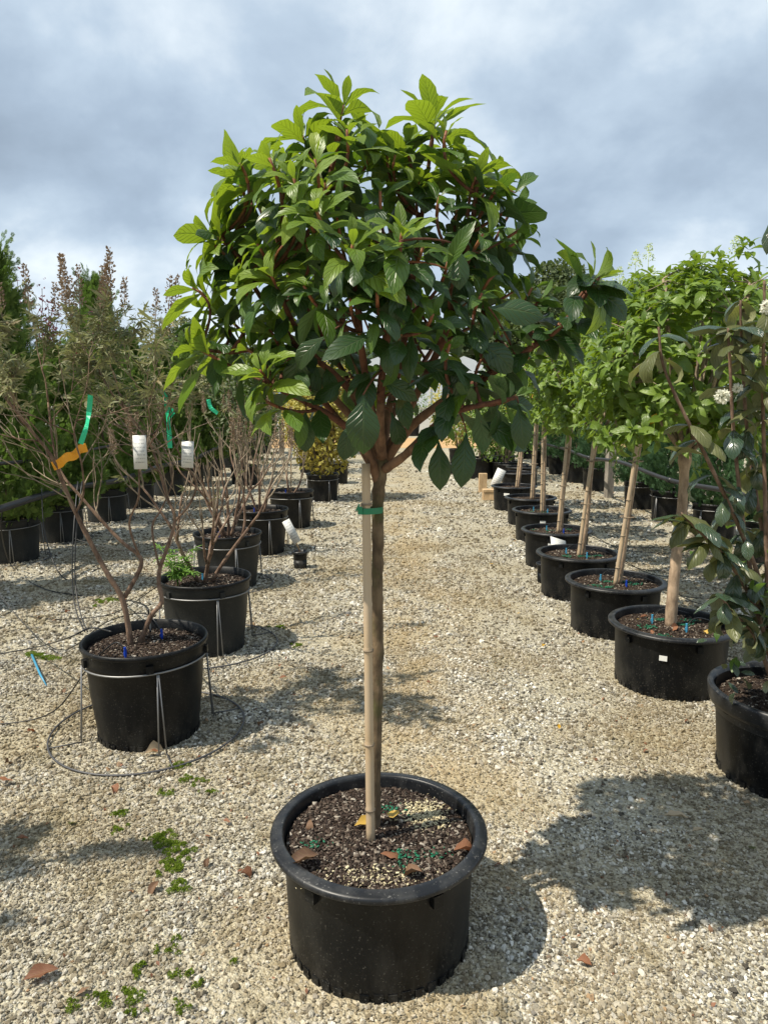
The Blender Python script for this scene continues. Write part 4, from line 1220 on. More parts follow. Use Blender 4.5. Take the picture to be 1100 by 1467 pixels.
LROW = [((208, 912), 'with a bare forked shrub and blue drip emitters'), ((294, 825), 'with ferny green seedling at its edge'), ((326, 762), ''), ((374, 728), ''), ((417, 702), '')]
lp = []
for i, (rc, ex) in enumerate(LROW):
    lab = ['front tall black pot on wire stand, holding a bare forked shrub', 'tall black pot on wire stand with a ferny green seedling', 'tall grey-black pot on wire stand next behind the ferny seedling pot', 'tall black pot on wire stand beside the tiny labelled pot', 'tall black pot on wire stand next to the golden shrub pot'][i]
    p = pot(rc[0], rc[1], .28, .448, .222, lab, kind='tall', chips=[3200, 2200, 900, 500, 300][i], n=72 if i < 2 else 40, seed=50 + i, soil_drop=.05, mats=('plastic_grey', 'plastic_black') if i in (1, 2) else ('plastic_black', 'plastic_black'), group='tall pots in a row')
    lp.append(p)
    wire_stand(p, .28, .448, .222, f'wire ring stand with splayed legs round the {lab[:lab.index(" on wire") if " on wire" in lab else 20]}' if False else ['wire ring stand round the front tall pot with the bare forked shrub', 'wire ring stand round the pot with the ferny seedling', 'wire ring stand round the grey-black pot behind the ferny seedling', 'wire ring stand round the pot beside the tiny labelled pot', 'wire ring stand round the pot next to the golden shrub'][i], 60 + i, .43 if i < 2 else .36)
LY = lp[0].location.y; LX = lp[0].location.x
def lt(zx, zy, dy=0.0): return np.array(at_y(zx * .2727, 560 + zy * .2727, LY + dy))
z1 = SOIL[lp[0].name]
def fix(L, r_, lev=2):
    P = [lt(*p) for p in L]; return (P, r_, lev)
b1 = fix([(690, 1290, 0), (650, 1110, -.01), (575, 975, -.02), (500, 840, -.02), (400, 640, -.04), (340, 500, -.05), (270, 340, -.08), (150, 190, -.1), (20, 20, -.12)], .0135)
b2 = fix([(655, 1085, .0), (735, 940, .03), (735, 870, .04), (650, 800, .05), (570, 720, .05), (430, 560, .05), (330, 440, .08), (285, 300, .1), (255, 60, .12)], .0105)
b3 = fix([(725, 1270, .02), (790, 1190, .02), (850, 1110, .04), (835, 1010, .06), (842, 930, .08), (870, 850, .08), (920, 680, .10), (880, 560, .12), (800, 300, .14), (720, 180, .16), (600, 30, .18)], .0120)
b4 = fix([(735, 870, .04), (680, 700, .0), (730, 560, -.05), (735, 380, -.08), (790, 280, -.1), (830, 190, -.12)], .0055)
b5 = fix([(840, 935, .08), (800, 720, .1), (850, 620, .12), (905, 470, .16), (880, 330, .2), (760, 180, .22)], .0055)
b6 = fix([(915, 690, .1), (1000, 590, .1), (1030, 480, .1), (960, 360, .08), (900, 240, .06), (820, 60, .05)], .006)
b7 = fix([(400, 640, -.04), (440, 540, -.1), (430, 380, -.14), (390, 230, -.16), (420, 100, -.18)], .005)
for bb in (b1, b3): bb[0][0][2] = z1 - .02
vitex((LX, LY, z1 - .02), 'sparse grey-leaved shrub with orange and green ribbons in the front tall pot', 5, fixed=[b1, b2, b3, b4, b5, b6, b7], n_obj=220, leafy=.6, spikes=26, zcut=1.5)
labs = [None, 'sparse grey-leaved shrub rising behind the ferny seedling', 'sparse grey-leaved shrub in the grey-black pot behind the ferny seedling pot', 'sparse twiggy shrub in the pot beside the tiny labelled pot', 'small twiggy shrub with white tag in the pot next to the golden shrub']
for i in range(1, 5):
    b_ = lp[i].location
    vitex((b_.x, b_.y, SOIL[lp[i].name] - .02), labs[i], 70 + i, stems=[0, 4, 6, 4, 3][i], h=[0, .88, .92, .85, .6][i], n_obj=[0, 170, 120, 60, 40][i], spread=[0, .6, .55, .6, .6][i], leafy=[0, .65, .65, .5, .3][i], spikes=[0, 16, 14, 5, 0][i], zcut=[0, 1.42, 1.4, 1.25, 1.1][i], level=2 if i < 3 else 1)
# neighbour of the row standing just outside the picture; its shade falls on the gravel
b_ = Vector((-2.05, 1.75, 0))
p = pot(0, 0, .28, .435, .222, 'tall black pot standing before the front wire-stand pot', kind='tall', chips=150, n=40, seed=58, x=b_.x, y=b_.y, group='tall pots in a row')
vitex((b_.x, b_.y, SOIL[p.name] - .02), 'sparse grey-leaved shrub before the front wire-stand pot', 79, stems=4, h=.95, n_obj=0, spread=.5, leafy=1.2, spikes=3, zcut=1.2)

# ferny seedling in the second tall pot
b_ = lp[1].location; zf = SOIL[lp[1].name]
sd = thing('ferny_seedling', 'bright green ferny seedling sprouting at the edge of a tall pot', 'seedling', (b_.x - .13, b_.y - .14, zf), None)
rr = random.Random(4); L = []
for k in range(9):
    a = rr.uniform(0, 6.28); q0 = np.array([b_.x - .13, b_.y - .14, zf]); e = q0 + np.array([math.cos(a) * .10, math.sin(a) * .10, rr.uniform(.08, .24)])
    Q = bez(q0, q0 + np.array([0, 0, .12]), e, 6); MB().tube(Q, .0018, 5).build('stem', 'leaf_fern', sd)
    for j in range(2, 6):
        for m in range(3):
            aa = rr.uniform(0, 6.28)
            L.append((frame(Q[j], (math.cos(aa), math.sin(aa), rr.uniform(-.1, .4)), (0, 0, 1), rr.uniform(.05, .085)), 'palm', rr.randrange(6), 'leaf_fern'))
scatter(sd, L, 108)

# golden shrub in the next pot and a pot behind it
gp = pot(462, 678, .26, .42, .225, 'black pot on wire stand under the golden-leaved shrub', kind='tall', chips=120, n=40, seed=61)
wire_stand(gp, .26, .42, .225, 'wire ring stand round the golden shrub pot', 66, .33)
pot(482, 662, .24, .40, .20, 'black pot standing behind the golden shrub pot', kind='tall', chips=0, n=32, seed=62)
def bush(base, c, rad, label, seed, mat, n, size, n_obj=60, name='leafy_shrub', stems=10, tn='small', cat='shrub', group=None, stem_mat='twig_dry', share=None, lumpy=.2):
    rr = random.Random(seed); base, c, rad = np.asarray(base, float), np.asarray(c, float), np.asarray(rad, float)
    t = thing(name, label, cat, tuple(base), group)
    ends = []
    for k in range(stems):
        v = sph(rr); e = c + v * rad * .7; Q = bez(base + np.array([v[0], v[1], 0]) * .03, (base + e) / 2 + np.array([0, 0, .1 * rad[2]]) - .1 * v, e, 6); ends += Q[2:]
        MB().tube(Q, [(.012 * rad[2] / .5) * (1 - .8 * i / 6) + .001 for i in range(6)], 5, False).build('stem', stem_mat, t)
    ld = [unit(sph(rr)) for _ in range(9)]; L = []
    for k in range(n):
        v = sph(rr); b = 1 + lumpy * sum(max(0, float(np.dot(v, l))) ** 6 for l in ld) - lumpy * .5
        q = c + v * rad * b * rr.random() ** .35
        L.append((frame(q, v + .9 * sph(rr) + np.array([0, 0, -.15]), v + np.array([0, 0, .6]) + .5 * sph(rr), size * rr.uniform(.6, 1.3)), tn, rr.randrange(len(TEMPL[tn])), mat))
    scatter(t, L, n_obj); return t
b_ = gp.location
bush((b_.x, b_.y, SOIL[gp.name] - .02), (b_.x + .02, b_.y, 1.32), (.60, .55, .88), 'golden yellow shrub with browning leaves in pot on wire stand', 81, 'leaf_gold', 4600, .085, 150, 'golden_shrub', 30)

# tags, ribbons and drip tubes of this row
def ribbon(pts, w, mat, label, nrm=(0, -1, 0), cat='ribbon'):
    P = smooth_path(pts, 4); V, F = [], []
    nrm = np.asarray(nrm, float)
    for i, p in enumerate(P):
        t = unit(P[min(i + 1, len(P) - 1)] - P[max(i - 1, 0)]); s = unit(np.cross(t, nrm + .5 * np.array([math.sin(i * .7), 0, 0])))
        for a, b in ((-w / 2, -.0006), (w / 2, -.0006), (w / 2, .0006), (-w / 2, .0006)): V.append(p + s * a + nrm * b)
    for i in range(len(P) - 1):
        for e in range(4): F.append((i * 4 + e, i * 4 + (e + 1) % 4, i * 4 + 4 + (e + 1) % 4, i * 4 + 4 + e))
    F += [(0, 1, 2, 3), (len(V) - 1, len(V) - 2, len(V) - 3, len(V) - 4)]
    m = MB(); m.add(V, F); return tag(rebase(m.build('ribbon', mat, None, False)), label, cat)
STEM = np.array([q for bb in (b1, b2, b3, b4, b5, b6, b7) for q in smooth_path(bb[0], 6)])
def stem_y(px, py):
    d = np.array([STEM[:, 0], STEM[:, 1] * CP - (STEM[:, 2] - HC) * SP, STEM[:, 1] * SP + (STEM[:, 2] - HC) * CP])
    u = PW / 2 + FPX * d[0] / d[1]; v = PH / 2 - FPX * d[2] / d[1]
    return STEM[np.argmin((u - px) ** 2 + (v - py) ** 2)]
def lpx(px, py, dy=0): return np.array(at_y(px, py, LY + dy))
def spx(pts, off=-.012):
    y = stem_y(*pts[0])[1] + off
    return [np.array(at_y(a, b, y + .012 * math.sin(i * 1.9))) for i, (a, b) in enumerate(pts)]
ribbon(spx([(76, 668), (86, 664), (96, 655), (106, 653), (114, 644), (125, 641)]), .038, 'tape_orange', 'orange plastic ribbon tied on the front bare shrub')
ribbon(spx([(130, 566), (128, 590), (124, 612), (116, 636)]), .020, 'tape_green', 'green ribbon hanging above the orange ribbon')
ribbon(spx([(234, 555), (239, 580), (242, 610), (244, 642)]), .020, 'tape_green', 'green ribbon hanging straight above the white tags')
ribbon(spx([(238, 586), (246, 590), (248, 596)]), .03, 'tape_green', 'short green ribbon knot beside the straight hanging ribbon')
ribbon([np.array(at_y(299, 572, 4.6)), np.array(at_y(302, 584, 4.6)), np.array(at_y(312, 592, 4.6))], .025, 'tape_green', 'short green ribbon curled on the shrub behind the seedling')
RZ = Matrix.Rotation
c_ = lpx(201, 648, -.16); card('plant_label', c_, .054, .140, RZ(.15, 3, 'Z'), 'white printed plant tag hanging nearer the orange ribbon', 'white hanging tags')
c_ = lpx(269, 651, -.12); card('plant_label', c_, .052, .112, RZ(-.1, 3, 'Z') @ RZ(.06, 3, 'Y'), 'white printed plant tag hanging under the straight green ribbon', 'white hanging tags')
for cx_, cy_, dy_ in ((201, 624, -.16), (269, 632, -.12)):
    q = lpx(cx_, cy_, dy_); up_ = STEM[STEM[:, 2] > q[2] + .01]; a_ = up_[np.argmin(((up_ - q) ** 2).sum(1))]
    tag(rebase(MB().tube(bez(q, (q + a_) / 2 - np.array([0, 0, .02]), a_, 7), .0013, 4).build('tag_string', 'tube_black', None)), 'thin string holding the white tag ' + ('nearer the orange ribbon' if cx_ < 230 else 'under the straight green ribbon'), 'string')
y5 = lp[4].location.y
card('plant_label', np.array(at_y(417, 651, y5)), .035, .16, RZ(.12, 3, 'Y'), 'slim white tag standing in the small twiggy shrub', None, np.array([lp[4].location.x, y5, SOIL[lp[4].name] - .02]))
p1 = lp[0].location; zz1 = SOIL[lp[0].name]
drip((p1.x - .03, p1.y - .17, zz1), (-1.95, 3.2, .0), 'black drip tube with blue emitter at the front of the bare shrub pot', 'emitter_blue', .12)
drip((p1.x + .05, p1.y + .08, zz1), (-2.9, 4.9, .5), 'black drip tube with blue emitter at the back of the bare shrub pot', 'emitter_blue', .42)
p2 = lp[1].location
drip((p2.x - .02, p2.y + .02, SOIL[lp[1].name]), (p2.x - 1.4, p2.y + .6, .0), 'drip tube with blue emitter in the seedling pot', 'emitter_teal', .1)
for i in (2, 3, 4):
    q = lp[i].location; drip((q.x - .06, q.y - .05, SOIL[lp[i].name]), (q.x - 1.5, q.y + .5, .3), ['', '', 'drip tube in the grey-black pot behind the seedling pot', 'drip tube in the pot beside the tiny labelled pot', 'drip tube in the pot next to the golden shrub'][i], 'emitter_blue', .12)
# loose tubes on the left
def loose(pts, r_, mat, label, cat='tube', name='irrigation_tube', group=None):
    P = smooth_path(pts, 6); return tag(rebase(MB().tube(P, r_, 7).build(name, mat, None)), label, cat, group)
loose([np.array(on_z(-40, 945, .05)), np.array(on_z(10, 935, .06)), np.array(on_z(50, 928, .08)), np.array(at_y(95, 915, 3.0)), np.array(at_y(130, 900, 3.05)), np.array(at_y(160, 905, LY - .15))], .0036, 'tube_black', 'black tube arching over gravel into the bare shrub pot')
loose([np.array(at_y(112, 690, 3.9)), np.array(at_y(106, 760, 3.7)), np.array(at_y(104, 820, 3.6)), np.array(at_y(108, 870, 3.5)), np.array(at_y(122, 905, 3.35))], .0034, 'tube_black', 'pair of black tubes hanging down behind the bare shrub pot')
loose([np.array(at_y(118, 690, 3.92)), np.array(at_y(110, 760, 3.72)), np.array(at_y(108, 830, 3.6)), np.array(at_y(116, 880, 3.45)), np.array(at_y(126, 905, 3.35))], .0034, 'tube_black', 'second black tube hanging beside its twin behind the pot')
loose([np.array(at_y(4, 728, 5.9)), np.array(at_y(3, 765, 6.0)), np.array(on_z(18, 812, .02)), np.array(on_z(60, 842, .012)), np.array(on_z(115, 853, .012)), np.array(on_z(170, 858, .02)), np.array(at_y(205, 866, LY + .45)), np.array(at_y(214, 884, LY + .25)), np.array(at_y(216, 905, LY + .12))], .005, 'tube_black', 'black hose looping from the thick pipe over gravel to the bare shrub pot')
loose([np.array(at_y(60, 700, 6.4)), np.array(at_y(66, 770, 6.2)), np.array(on_z(95, 830, .015)), np.array(on_z(150, 812, .012)), np.array(on_z(225, 800, .012)), np.array(at_y(262, 812, 4.6)), np.array(at_y(278, 822, 4.45))], .005, 'tube_black', 'black hose running from the pipe over gravel to the ferny seedling pot')
q0 = on_z(45, 940, .0); e_ = MB(); e_.tube([np.array(at_y(46, 938, q0.y)), np.array(on_z(58, 966, .03)), np.array(on_z(67, 982, .008))], [.007, .006, .003], 6)
tag(rebase(e_.build('emitter_stake', 'emitter_teal', None)), 'teal emitter stake lying loose on the gravel at the tube end', 'emitter')

# tiny pots with signs
def tiny_pot(px, py, label, r=.075, h=.16, seed=0):
    return pot(px, py, r, h, r * .78, label, kind='tall', chips=60, n=32, seed=seed, soil_drop=.03, lugs=False, name='tiny_pot')
tp = tiny_pot(430, 789, 'tiny black pot holding a slanted white sign', seed=71)
q = tp.location
card('sign_card', np.array([q.x - .075, q.y, .34]), .075, .23, RZ(.5, 3, 'Z') @ RZ(-.42, 3, 'Y') @ RZ(-.2, 3, 'X'), 'white printed sign leaning on a stick in the tiny pot near the wire stands', None, np.array([q.x + .01, q.y + .01, .12]))
tp2 = tiny_pot(781, 806, 'tiny black pot tucked between squat pots with a white sign', .08, .17, 72)
q = tp2.location
card('sign_card', np.array([q.x + .10, q.y - .02, .33]), .15, .12, RZ(.25, 3, 'Z') @ RZ(.32, 3, 'Y') @ RZ(-.75, 3, 'X'), 'white sign card tilted over the rim between squat pots', None, np.array([q.x + .02, q.y, .13]))
# wooden blocks with a slanted card
b_ = on_z(699, 716, 0)
w = MB(); w.box((b_.x, b_.y, .07), (.17, .16, .13)); w.box((b_.x + .005, b_.y, .152), (.19, .18, .03)); tag(rebase(w.build('wood_block', 'wood_block', None, False)), 'pale wooden block standing by the far squat pots', 'wood block')
b2 = on_z(693, 706, 0); w = MB(); w.box((b2.x - .01, b2.y + .1, .16), (.13, .12, .32)); tag(rebase(w.build('wood_block', 'wood_block', None, False)), 'taller wooden block behind the pale block with the slanted card', 'wood block')
card('sign_card', np.array([b_.x + .15, b_.y + .03, .34]), .14, .30, RZ(-.2, 3, 'Z') @ RZ(.40, 3, 'Y') @ RZ(-.25, 3, 'X'), 'white sign card slanted on the wooden block', None, np.array([b_.x + .06, b_.y + .05, .17]))

# ------------------------------------------------------------------ pipes and posts along both sides
def pipe_run(x, z0, label, r=.028, ys=(2.2, 30), sag=.05, seed=0):
    rr = random.Random(seed); ys_ = np.arange(ys[0], ys[1], 1.6)
    P = [np.array([x + rr.uniform(-.04, .04), y, z0 + rr.uniform(-sag, sag)]) for y in ys_]
    t = thing('irrigation_pipe', label, 'pipe', (x, ys[0], 0))
    MB().tube(smooth_path(P, 5), r, 9).build('pipe', 'pipe_black', t)
    for k in range(2, len(P) - 1, 2):
        d = unit(P[k + 1] - P[k - 1]); MB().tube([P[k] - d * .05, P[k] + d * .05], r * 1.25, 9).build('coupling', 'tube_black', t)
pipe_run(-3.2, .62, 'thick black irrigation pipe running in front of the conifer pots', .032, seed=1)
pipe_run(-3.3, .98, 'thin upper black pipe running along the conifer row', .016, seed=2)
pipe_run(3.3, .66, 'black irrigation pipe running along the juniper pots', .026, ys=(5, 30), seed=3)
def post(px, py, h, label, r=.055):
    b_ = on_z(px, py, 0); m = MB(); m.box((b_.x, b_.y, h / 2), (r * 2, r * 2, h), RZ(.2, 3, 'Z'))
    tag(rebase(m.build('wooden_post', 'wood_post', None, False)), label, 'post', 'pipe posts')
post(871, 713, 1.05, 'weathered grey wooden post among the juniper pots')
post(299, 690, 1.75, 'weathered grey wooden post behind the sparse shrubs and upright conifers', .07)
post(404, 652, 1.5, 'weathered grey post behind the twiggy shrubs, farther along', .07)

# ------------------------------------------------------------------ conifers
def conifer_mesh(seed, h, r, n, size, mat):
    """feathery conifer: upswept sprigs, each a plume of flat scale sprays"""
    rr = random.Random(seed); Vs, Fs, k = [], [], 0
    def spray(p, d, up, sz):
        nonlocal k
        M = frame(p, d, up, sz); V, F, _ = TEMPL['frond'][rr.randrange(5)]
        Vs.append(V @ M[:3, :3].T + M[:3, 3]); Fs.append(F + k); k += len(V)
    per = 16
    for i in range(n // per):
        f = rr.random() ** 1.2 if i > 6 else rr.uniform(.93, 1.0)
        z = f * h * .90; a = rr.uniform(0, 6.28)
        pr = (1 - f) ** .7 * min(1, .6 + f * 2.5)
        q = r * pr * rr.uniform(.55, 1.08); out = np.array([math.cos(a), math.sin(a), 0])
        p = out * q + np.array([0, 0, z])
        d = unit(out * rr.uniform(.15, .75) + np.array([0, 0, 1.]) + .25 * sph(rr)); L = rr.uniform(.16, .36) * (h / 2.6) ** .5
        u, w = perp_basis(d)
        for j in range(per):
            t_ = j / per; b = rr.uniform(0, 6.28); rd = math.cos(b) * u + math.sin(b) * w
            spray(p + d * L * t_ + rd * .05 * (1 - t_) * rr.random(), d + rd * rr.uniform(.4, 1.0) * (1.1 - t_), np.cross(d, rd) + .5 * sph(rr), size * rr.uniform(.6, 1.15) * (1.1 - .5 * t_))
    for i in range(n // 4):        # dense inner mass
        f = rr.random() ** 1.2; a = rr.uniform(0, 6.28); q = r * (1 - f) ** .7 * min(1, .6 + f * 2.5) * rr.uniform(.2, .8); out = np.array([math.cos(a), math.sin(a), 0])
        spray(out * q + np.array([0, 0, .05 + f * h * .9]), out + np.array([0, 0, 1.]) + .6 * sph(rr), sph(rr), size * 1.3)
    return mesh_arrays('foliage', np.concatenate(Vs), np.concatenate(Fs), mat, None, True)
CON = [conifer_mesh(1, 2.75, .50, 7200, .095, 'thuja'), conifer_mesh(2, 2.6, .50, 7200, .095, 'thuja')]
JUN = [conifer_mesh(3, .95, .42, 3600, .06, 'juniper')]
trunk_me = None
def conifer(x, y, z, me, s, rot, label, group, name='potted_conifer'):
    t = thing(name, label, 'conifer', (x, y, z), group)
    t.rotation_euler = (0, 0, rot); t.scale = s
    o = link('foliage', me, t, 'stuff')
    m = MB(); m.tube([(x, y, z - .1), (x, y, z + .9)], [.03, .012], 7)
    k = m.build('trunk', 'bark_vitex', t)
    return t
yl = [(5.2, 1.0), (6.75, 1.02), (7.75, .66), (9.1, 1.06), (10.3, .80), (11.7, .86), (13.1, .88), (14.8, .90), (16.8, .9), (19.0, .9), (21.5, .95)]
for i, (y, sz) in enumerate(yl):
    x = -3.62 + rng.uniform(-.06, .06)
    lab_p = f'black pot under the {ORD[i] if i < 9 else "far"} feathery upright conifer along the thick pipe' if i < 9 else 'black pot under a far feathery conifer along the thick pipe'
    lab_t = f'feathery upright conifer in black pot, {ORD[i]} along the thick pipe' if i < 9 else 'far feathery upright conifer in black pot by the thick pipe'
    p = pot(0, 0, .27, .42, .23, lab_p, kind='tall', chips=60 if i < 4 else 0, n=36, seed=80 + i, x=x, y=y, group='pots of the conifer row', mats=('plastic_grey', 'plastic_grey'))
    if i < 5: wire_stand(p, .27, .42, .23, f'wire stand round the {ORD[i]} conifer pot along the thick pipe', 90 + i, .34)
    conifer(x, y, .36, CON[i % 2], (1, 1, sz), i * 1.7, lab_t, 'upright conifers in a row')
yr = [(5.6, .8), (6.7, 1.05), (7.9, .9), (9.1, 1.15), (10.2, .9), (12.3, 1.1), (13.6, .9), (15.2, 1.0), (17, 1)]
for i, (y, sz) in enumerate(yr):
    x = 3.72 + rng.uniform(-.08, .08)
    p = pot(0, 0, .25, .40, .21, f'black pot under the {ORD[i]} dark juniper along the pipe', kind='tall', chips=0, n=32, seed=100 + i, x=x, y=y, group='pots of the juniper row')
    if i < 5: wire_stand(p, .25, .40, .21, f'wire stand round the {ORD[i]} juniper pot along the pipe', 110 + i, .32)
    conifer(x, y, .33, JUN[0], (1, 1, sz), i * 2.1, f'bushy dark green juniper in black pot, {ORD[i]} along the pipe', 'junipers in a row', 'potted_juniper')

# purple-leaved shrub standing behind the conifers
t = thing('purple_shrub', 'thin shrub with dark purple leaves rising between the feathery conifers', 'shrub', (-4.15, 8.3, 0))
rr = random.Random(9); tubes, tips = [], []
for k in range(7):
    a = rr.uniform(0, 6.28); grow(rr, (-4.15, 8.3, 0), (math.cos(a) * .22, math.sin(a) * .2, 1), 1.45 * rr.uniform(.9, 1.1), .012, 2, tubes, tips, .15, (2, 3), .3, .55)
for P, ra, rb_, lv in tubes: MB().tube(P, [ra + (rb_ - ra) * i / (len(P) - 1) for i in range(len(P))], 5, False).build('stem', 'twig_red', t)
L = []
for p, d in tips:
    if p[2] < 1.6: continue
    for j in range(16):
        L.append((frame(p + unit(d) * rr.uniform(-.3, .12) + sph(rr) * .05, sph(rr), sph(rr), rr.uniform(.03, .06)), 'small', rr.randrange(4), 'leaf_purple'))
scatter(t, L, 60)

# ------------------------------------------------------------------ far pots and shrubs down the lane
far = pot(690, 655, .33, .42, .28, 'large black pot standing alone beyond the wooden block', kind='tall', chips=60, n=40, seed=120)
b_ = far.location
bush((b_.x, b_.y, .36), (b_.x + .05, b_.y, 1.35), (.7, .65, .85), 'bushy green shrub in the large black pot beyond the wooden block', 121, 'shrub_leaf', 1800, .085, 40, 'leafy_shrub', 14)
tp3 = tiny_pot(648, 664, 'tiny black pot with white sign beside the large far pot', .1, .22, 73)
q = tp3.location; card('sign_card', np.array([q.x + .13, q.y, .42]), .13, .3, RZ(-.3, 3, 'Z') @ RZ(.4, 3, 'Y'), 'white sign leaning out of the far tiny pot', None, np.array([q.x + .02, q.y, .18]))
for k, (px, py) in enumerate([(742, 676), (748, 668), (735, 664), (720, 652)]):
    pot(px, py, .31, .34, .27, f'squat black pot, {ORD[k]} beyond the end of the staked trees', kind='squat', chips=0, n=36, seed=125 + k, lugs=False, group='empty squat pots beyond the staked trees')
i = 0
for k, (x, y, h, mat, lab) in enumerate([(2.4, 14.0, 1.5, 'shrub_leaf', 'bright green'), (2.6, 16.0, 1.7, 'shrub_leaf', 'bright green'), (3.0, 18.5, 1.8, 'shrub_leaf', 'bright green'), (1.9, 18.0, 1.5, 'leaf_gold', 'yellowing'), (3.9, 19.5, 1.4, 'leaf_vitex', 'greyish'),
        (5.0, 13.0, 1.9, 'shrub_leaf', 'bright green'), (5.4, 9.5, 1.8, 'leaf_vitex', 'greyish'), (6.2, 16.5, 2.0, 'far_leaf', 'dull green'), (-1.6, 15.5, 1.6, 'leaf_gold', 'yellowing'), (-1.9, 18.0, 1.7, 'shrub_leaf', 'bright green'), (-2.2, 21.0, 1.9, 'leaf_gold', 'yellowing'), (-1.2, 21.5, 1.7, 'shrub_leaf', 'bright green'), (-2.6, 13.2, 1.7, 'far_leaf', 'dull green')]):
    near = ['next to the staked tree row', 'in the lane second past the staked trees', 'in the lane third past the staked trees', 'beside the bright green lane shrubs', 'near the juniper row end', 'behind the junipers', 'behind the nearer junipers', 'farthest behind the junipers', 'behind the golden shrub', 'second behind the golden shrub', 'third behind the golden shrub', 'near the lane behind the golden shrub', 'between conifers and golden shrub'][k]
    pot(0, 0, .27, .36, .23, f'black pot under the {lab} shrub {near}', kind='tall', chips=0, n=28, seed=130 + k, x=x, y=y, lugs=False, group='pots of the far shrubs')
    bush((x, y, .31), (x, y, .36 + h * .62), (.75, .7, h * .62), f'{lab} leafy shrub in black pot {near}', 140 + k, mat, 1500, .10, 0, 'leafy_shrub', 9, group='far potted shrubs')
# hedge of pots along the far side of the lane
for k in range(16):
    x = -9.5 + k * 1.35; y = 33 + rng.uniform(-.5, .5)
    t = bush((x, y, .3), (x, y, 1.35), (.75, .6, .95), 'green shrub in a black pot lined up beyond the dirt lane', 160 + k, 'shrub_leaf' if k % 3 else 'leaf_hyd', 420, .14, 0, 'leafy_shrub', 4, group='shrubs lined up beyond the dirt lane')
    pot(0, 0, .36, .5, .3, 'black pot lined up beyond the dirt lane', kind='tall', chips=0, n=20, seed=180 + k, x=x, y=y, lugs=False, group='pots lined up beyond the dirt lane')

# low white wall and greenhouse
w = MB(); w.box((3, 37, .62), (44, .3, 1.24)); w.box((3, 37, 1.27), (44.2, .4, .08)); tag(rebase(w.build('white_wall', 'white_wall', None, False)), 'long low white wall beyond the dirt lane', 'wall')
gx, gy, gw, gl = 2.3, 44.0, 9.0, 8.0
gh = thing('greenhouse', 'pale greenhouse with grey rounded roof behind the white wall', 'greenhouse', (gx, gy, 0))
prof = [(-gw / 2, 2.6)] + [(gw / 2 * math.sin(R(a)), 2.6 + 2.1 * math.cos(R(a))) for a in range(-75, 76, 15)] + [(gw / 2, 2.6)]
m = MB(); V = [(gx + x, gy + yy, z) for yy in (0, gl) for x, z in prof]; n = len(prof)
m.add(V, [(i, i + 1, n + i + 1, n + i) for i in range(n - 1)]); m.build('roof', 'grey_roof', gh)
m = MB(); m.add([(gx + x, gy, z) for x, z in prof], [tuple(range(n))]); m.build('gable', 'greenhouse_film', gh, False)
for k in range(9):
    x0 = gx - gw / 2 + k * gw / 9; m = MB(); m.box((x0 + gw / 18, gy + .02, 1.3), (gw / 9 - .1, .04, 2.56)); m.build('panel', 'greenhouse_film', gh, False)
    m = MB(); m.box((x0, gy, 1.3), (.09, .1, 2.6)); m.build('frame_post', 'white_wall', gh, False)
m = MB(); m.box((gx, gy + gl, 1.3), (gw, .1, 2.6)); m.build('back_wall', 'greenhouse_film', gh, False)
for s in (-1, 1):
    m = MB(); m.box((gx + s * gw / 2, gy + gl / 2, 1.3), (.08, gl - .2, 2.58)); m.build('side_wall', 'greenhouse_film', gh, False)

# far woods
def tree_mesh(seed, h, r, n, size):
    rr = random.Random(seed); Vs, Fs, k = [], [], 0
    cl = [(sph(rr) * np.array([r * .75, r * .75, h * .26]) + np.array([0, 0, h * .64]), rr.uniform(.30, .5) * r) for _ in range(24)]
    for i in range(n):
        c, q = rr.choice(cl); v = sph(rr); p = c + v * q * rr.uniform(.6, 1) ** .5
        M = frame(p, v + .9 * sph(rr), v + np.array([0, 0, .5]), size * rr.uniform(.6, 1.5)); V, F, _ = TEMPL['tiny'][rr.randrange(2)]
        Vs.append(V @ M[:3, :3].T + M[:3, 3]); Fs.append(F + k); k += len(V)
    return mesh_arrays('crown', np.concatenate(Vs), np.concatenate(Fs), 'far_leaf', None, False)
TM = [tree_mesh(1, 9, 3.2, 9000, .26), tree_mesh(2, 8, 3.6, 9000, .26), tree_mesh(5, 10, 3.0, 9000, .26)]
TR = []; wrng = random.Random(17)
for k in range(34):
    x = -52 + k * 3.3 + wrng.uniform(-1, 1); y = 55 + wrng.uniform(-4, 6); s = wrng.uniform(.85, 1.12)
    s *= 1.12 if x > 5 else .74
    t = thing('woodland_tree', 'dull green broadleaved tree in the wood beyond the nursery', 'tree', (x, y, 0), 'trees of the far wood')
    t.scale = (s, s, s); t.rotation_euler = (0, 0, wrng.uniform(0, 6.28))
    o = link('crown', TM[k % 3], t)
    if not TR:
        m = MB(); m.tube([(0, 0, -.3), (.1, 0, 2.5), (.0, .1, 6.5)], [.28, .2, .08], 8)
        for j in range(5): m.tube(bez((.05, 0, 2.2 + j * .6), (math.cos(j * 1.3) * .8, math.sin(j * 1.3) * .8, 3.4 + j * .6), (math.cos(j * 1.3) * 1.7, math.sin(j * 1.3) * 1.7, 5 + j * .5), 5), [.11, .09, .07, .05, .03], 6)
        k_ = m.build('trunk', 'bark_vitex', None); k_.parent = t; TR.append(k_)
    else:
        k_ = TR[0].copy(); COL.objects.link(k_); k_.parent = t

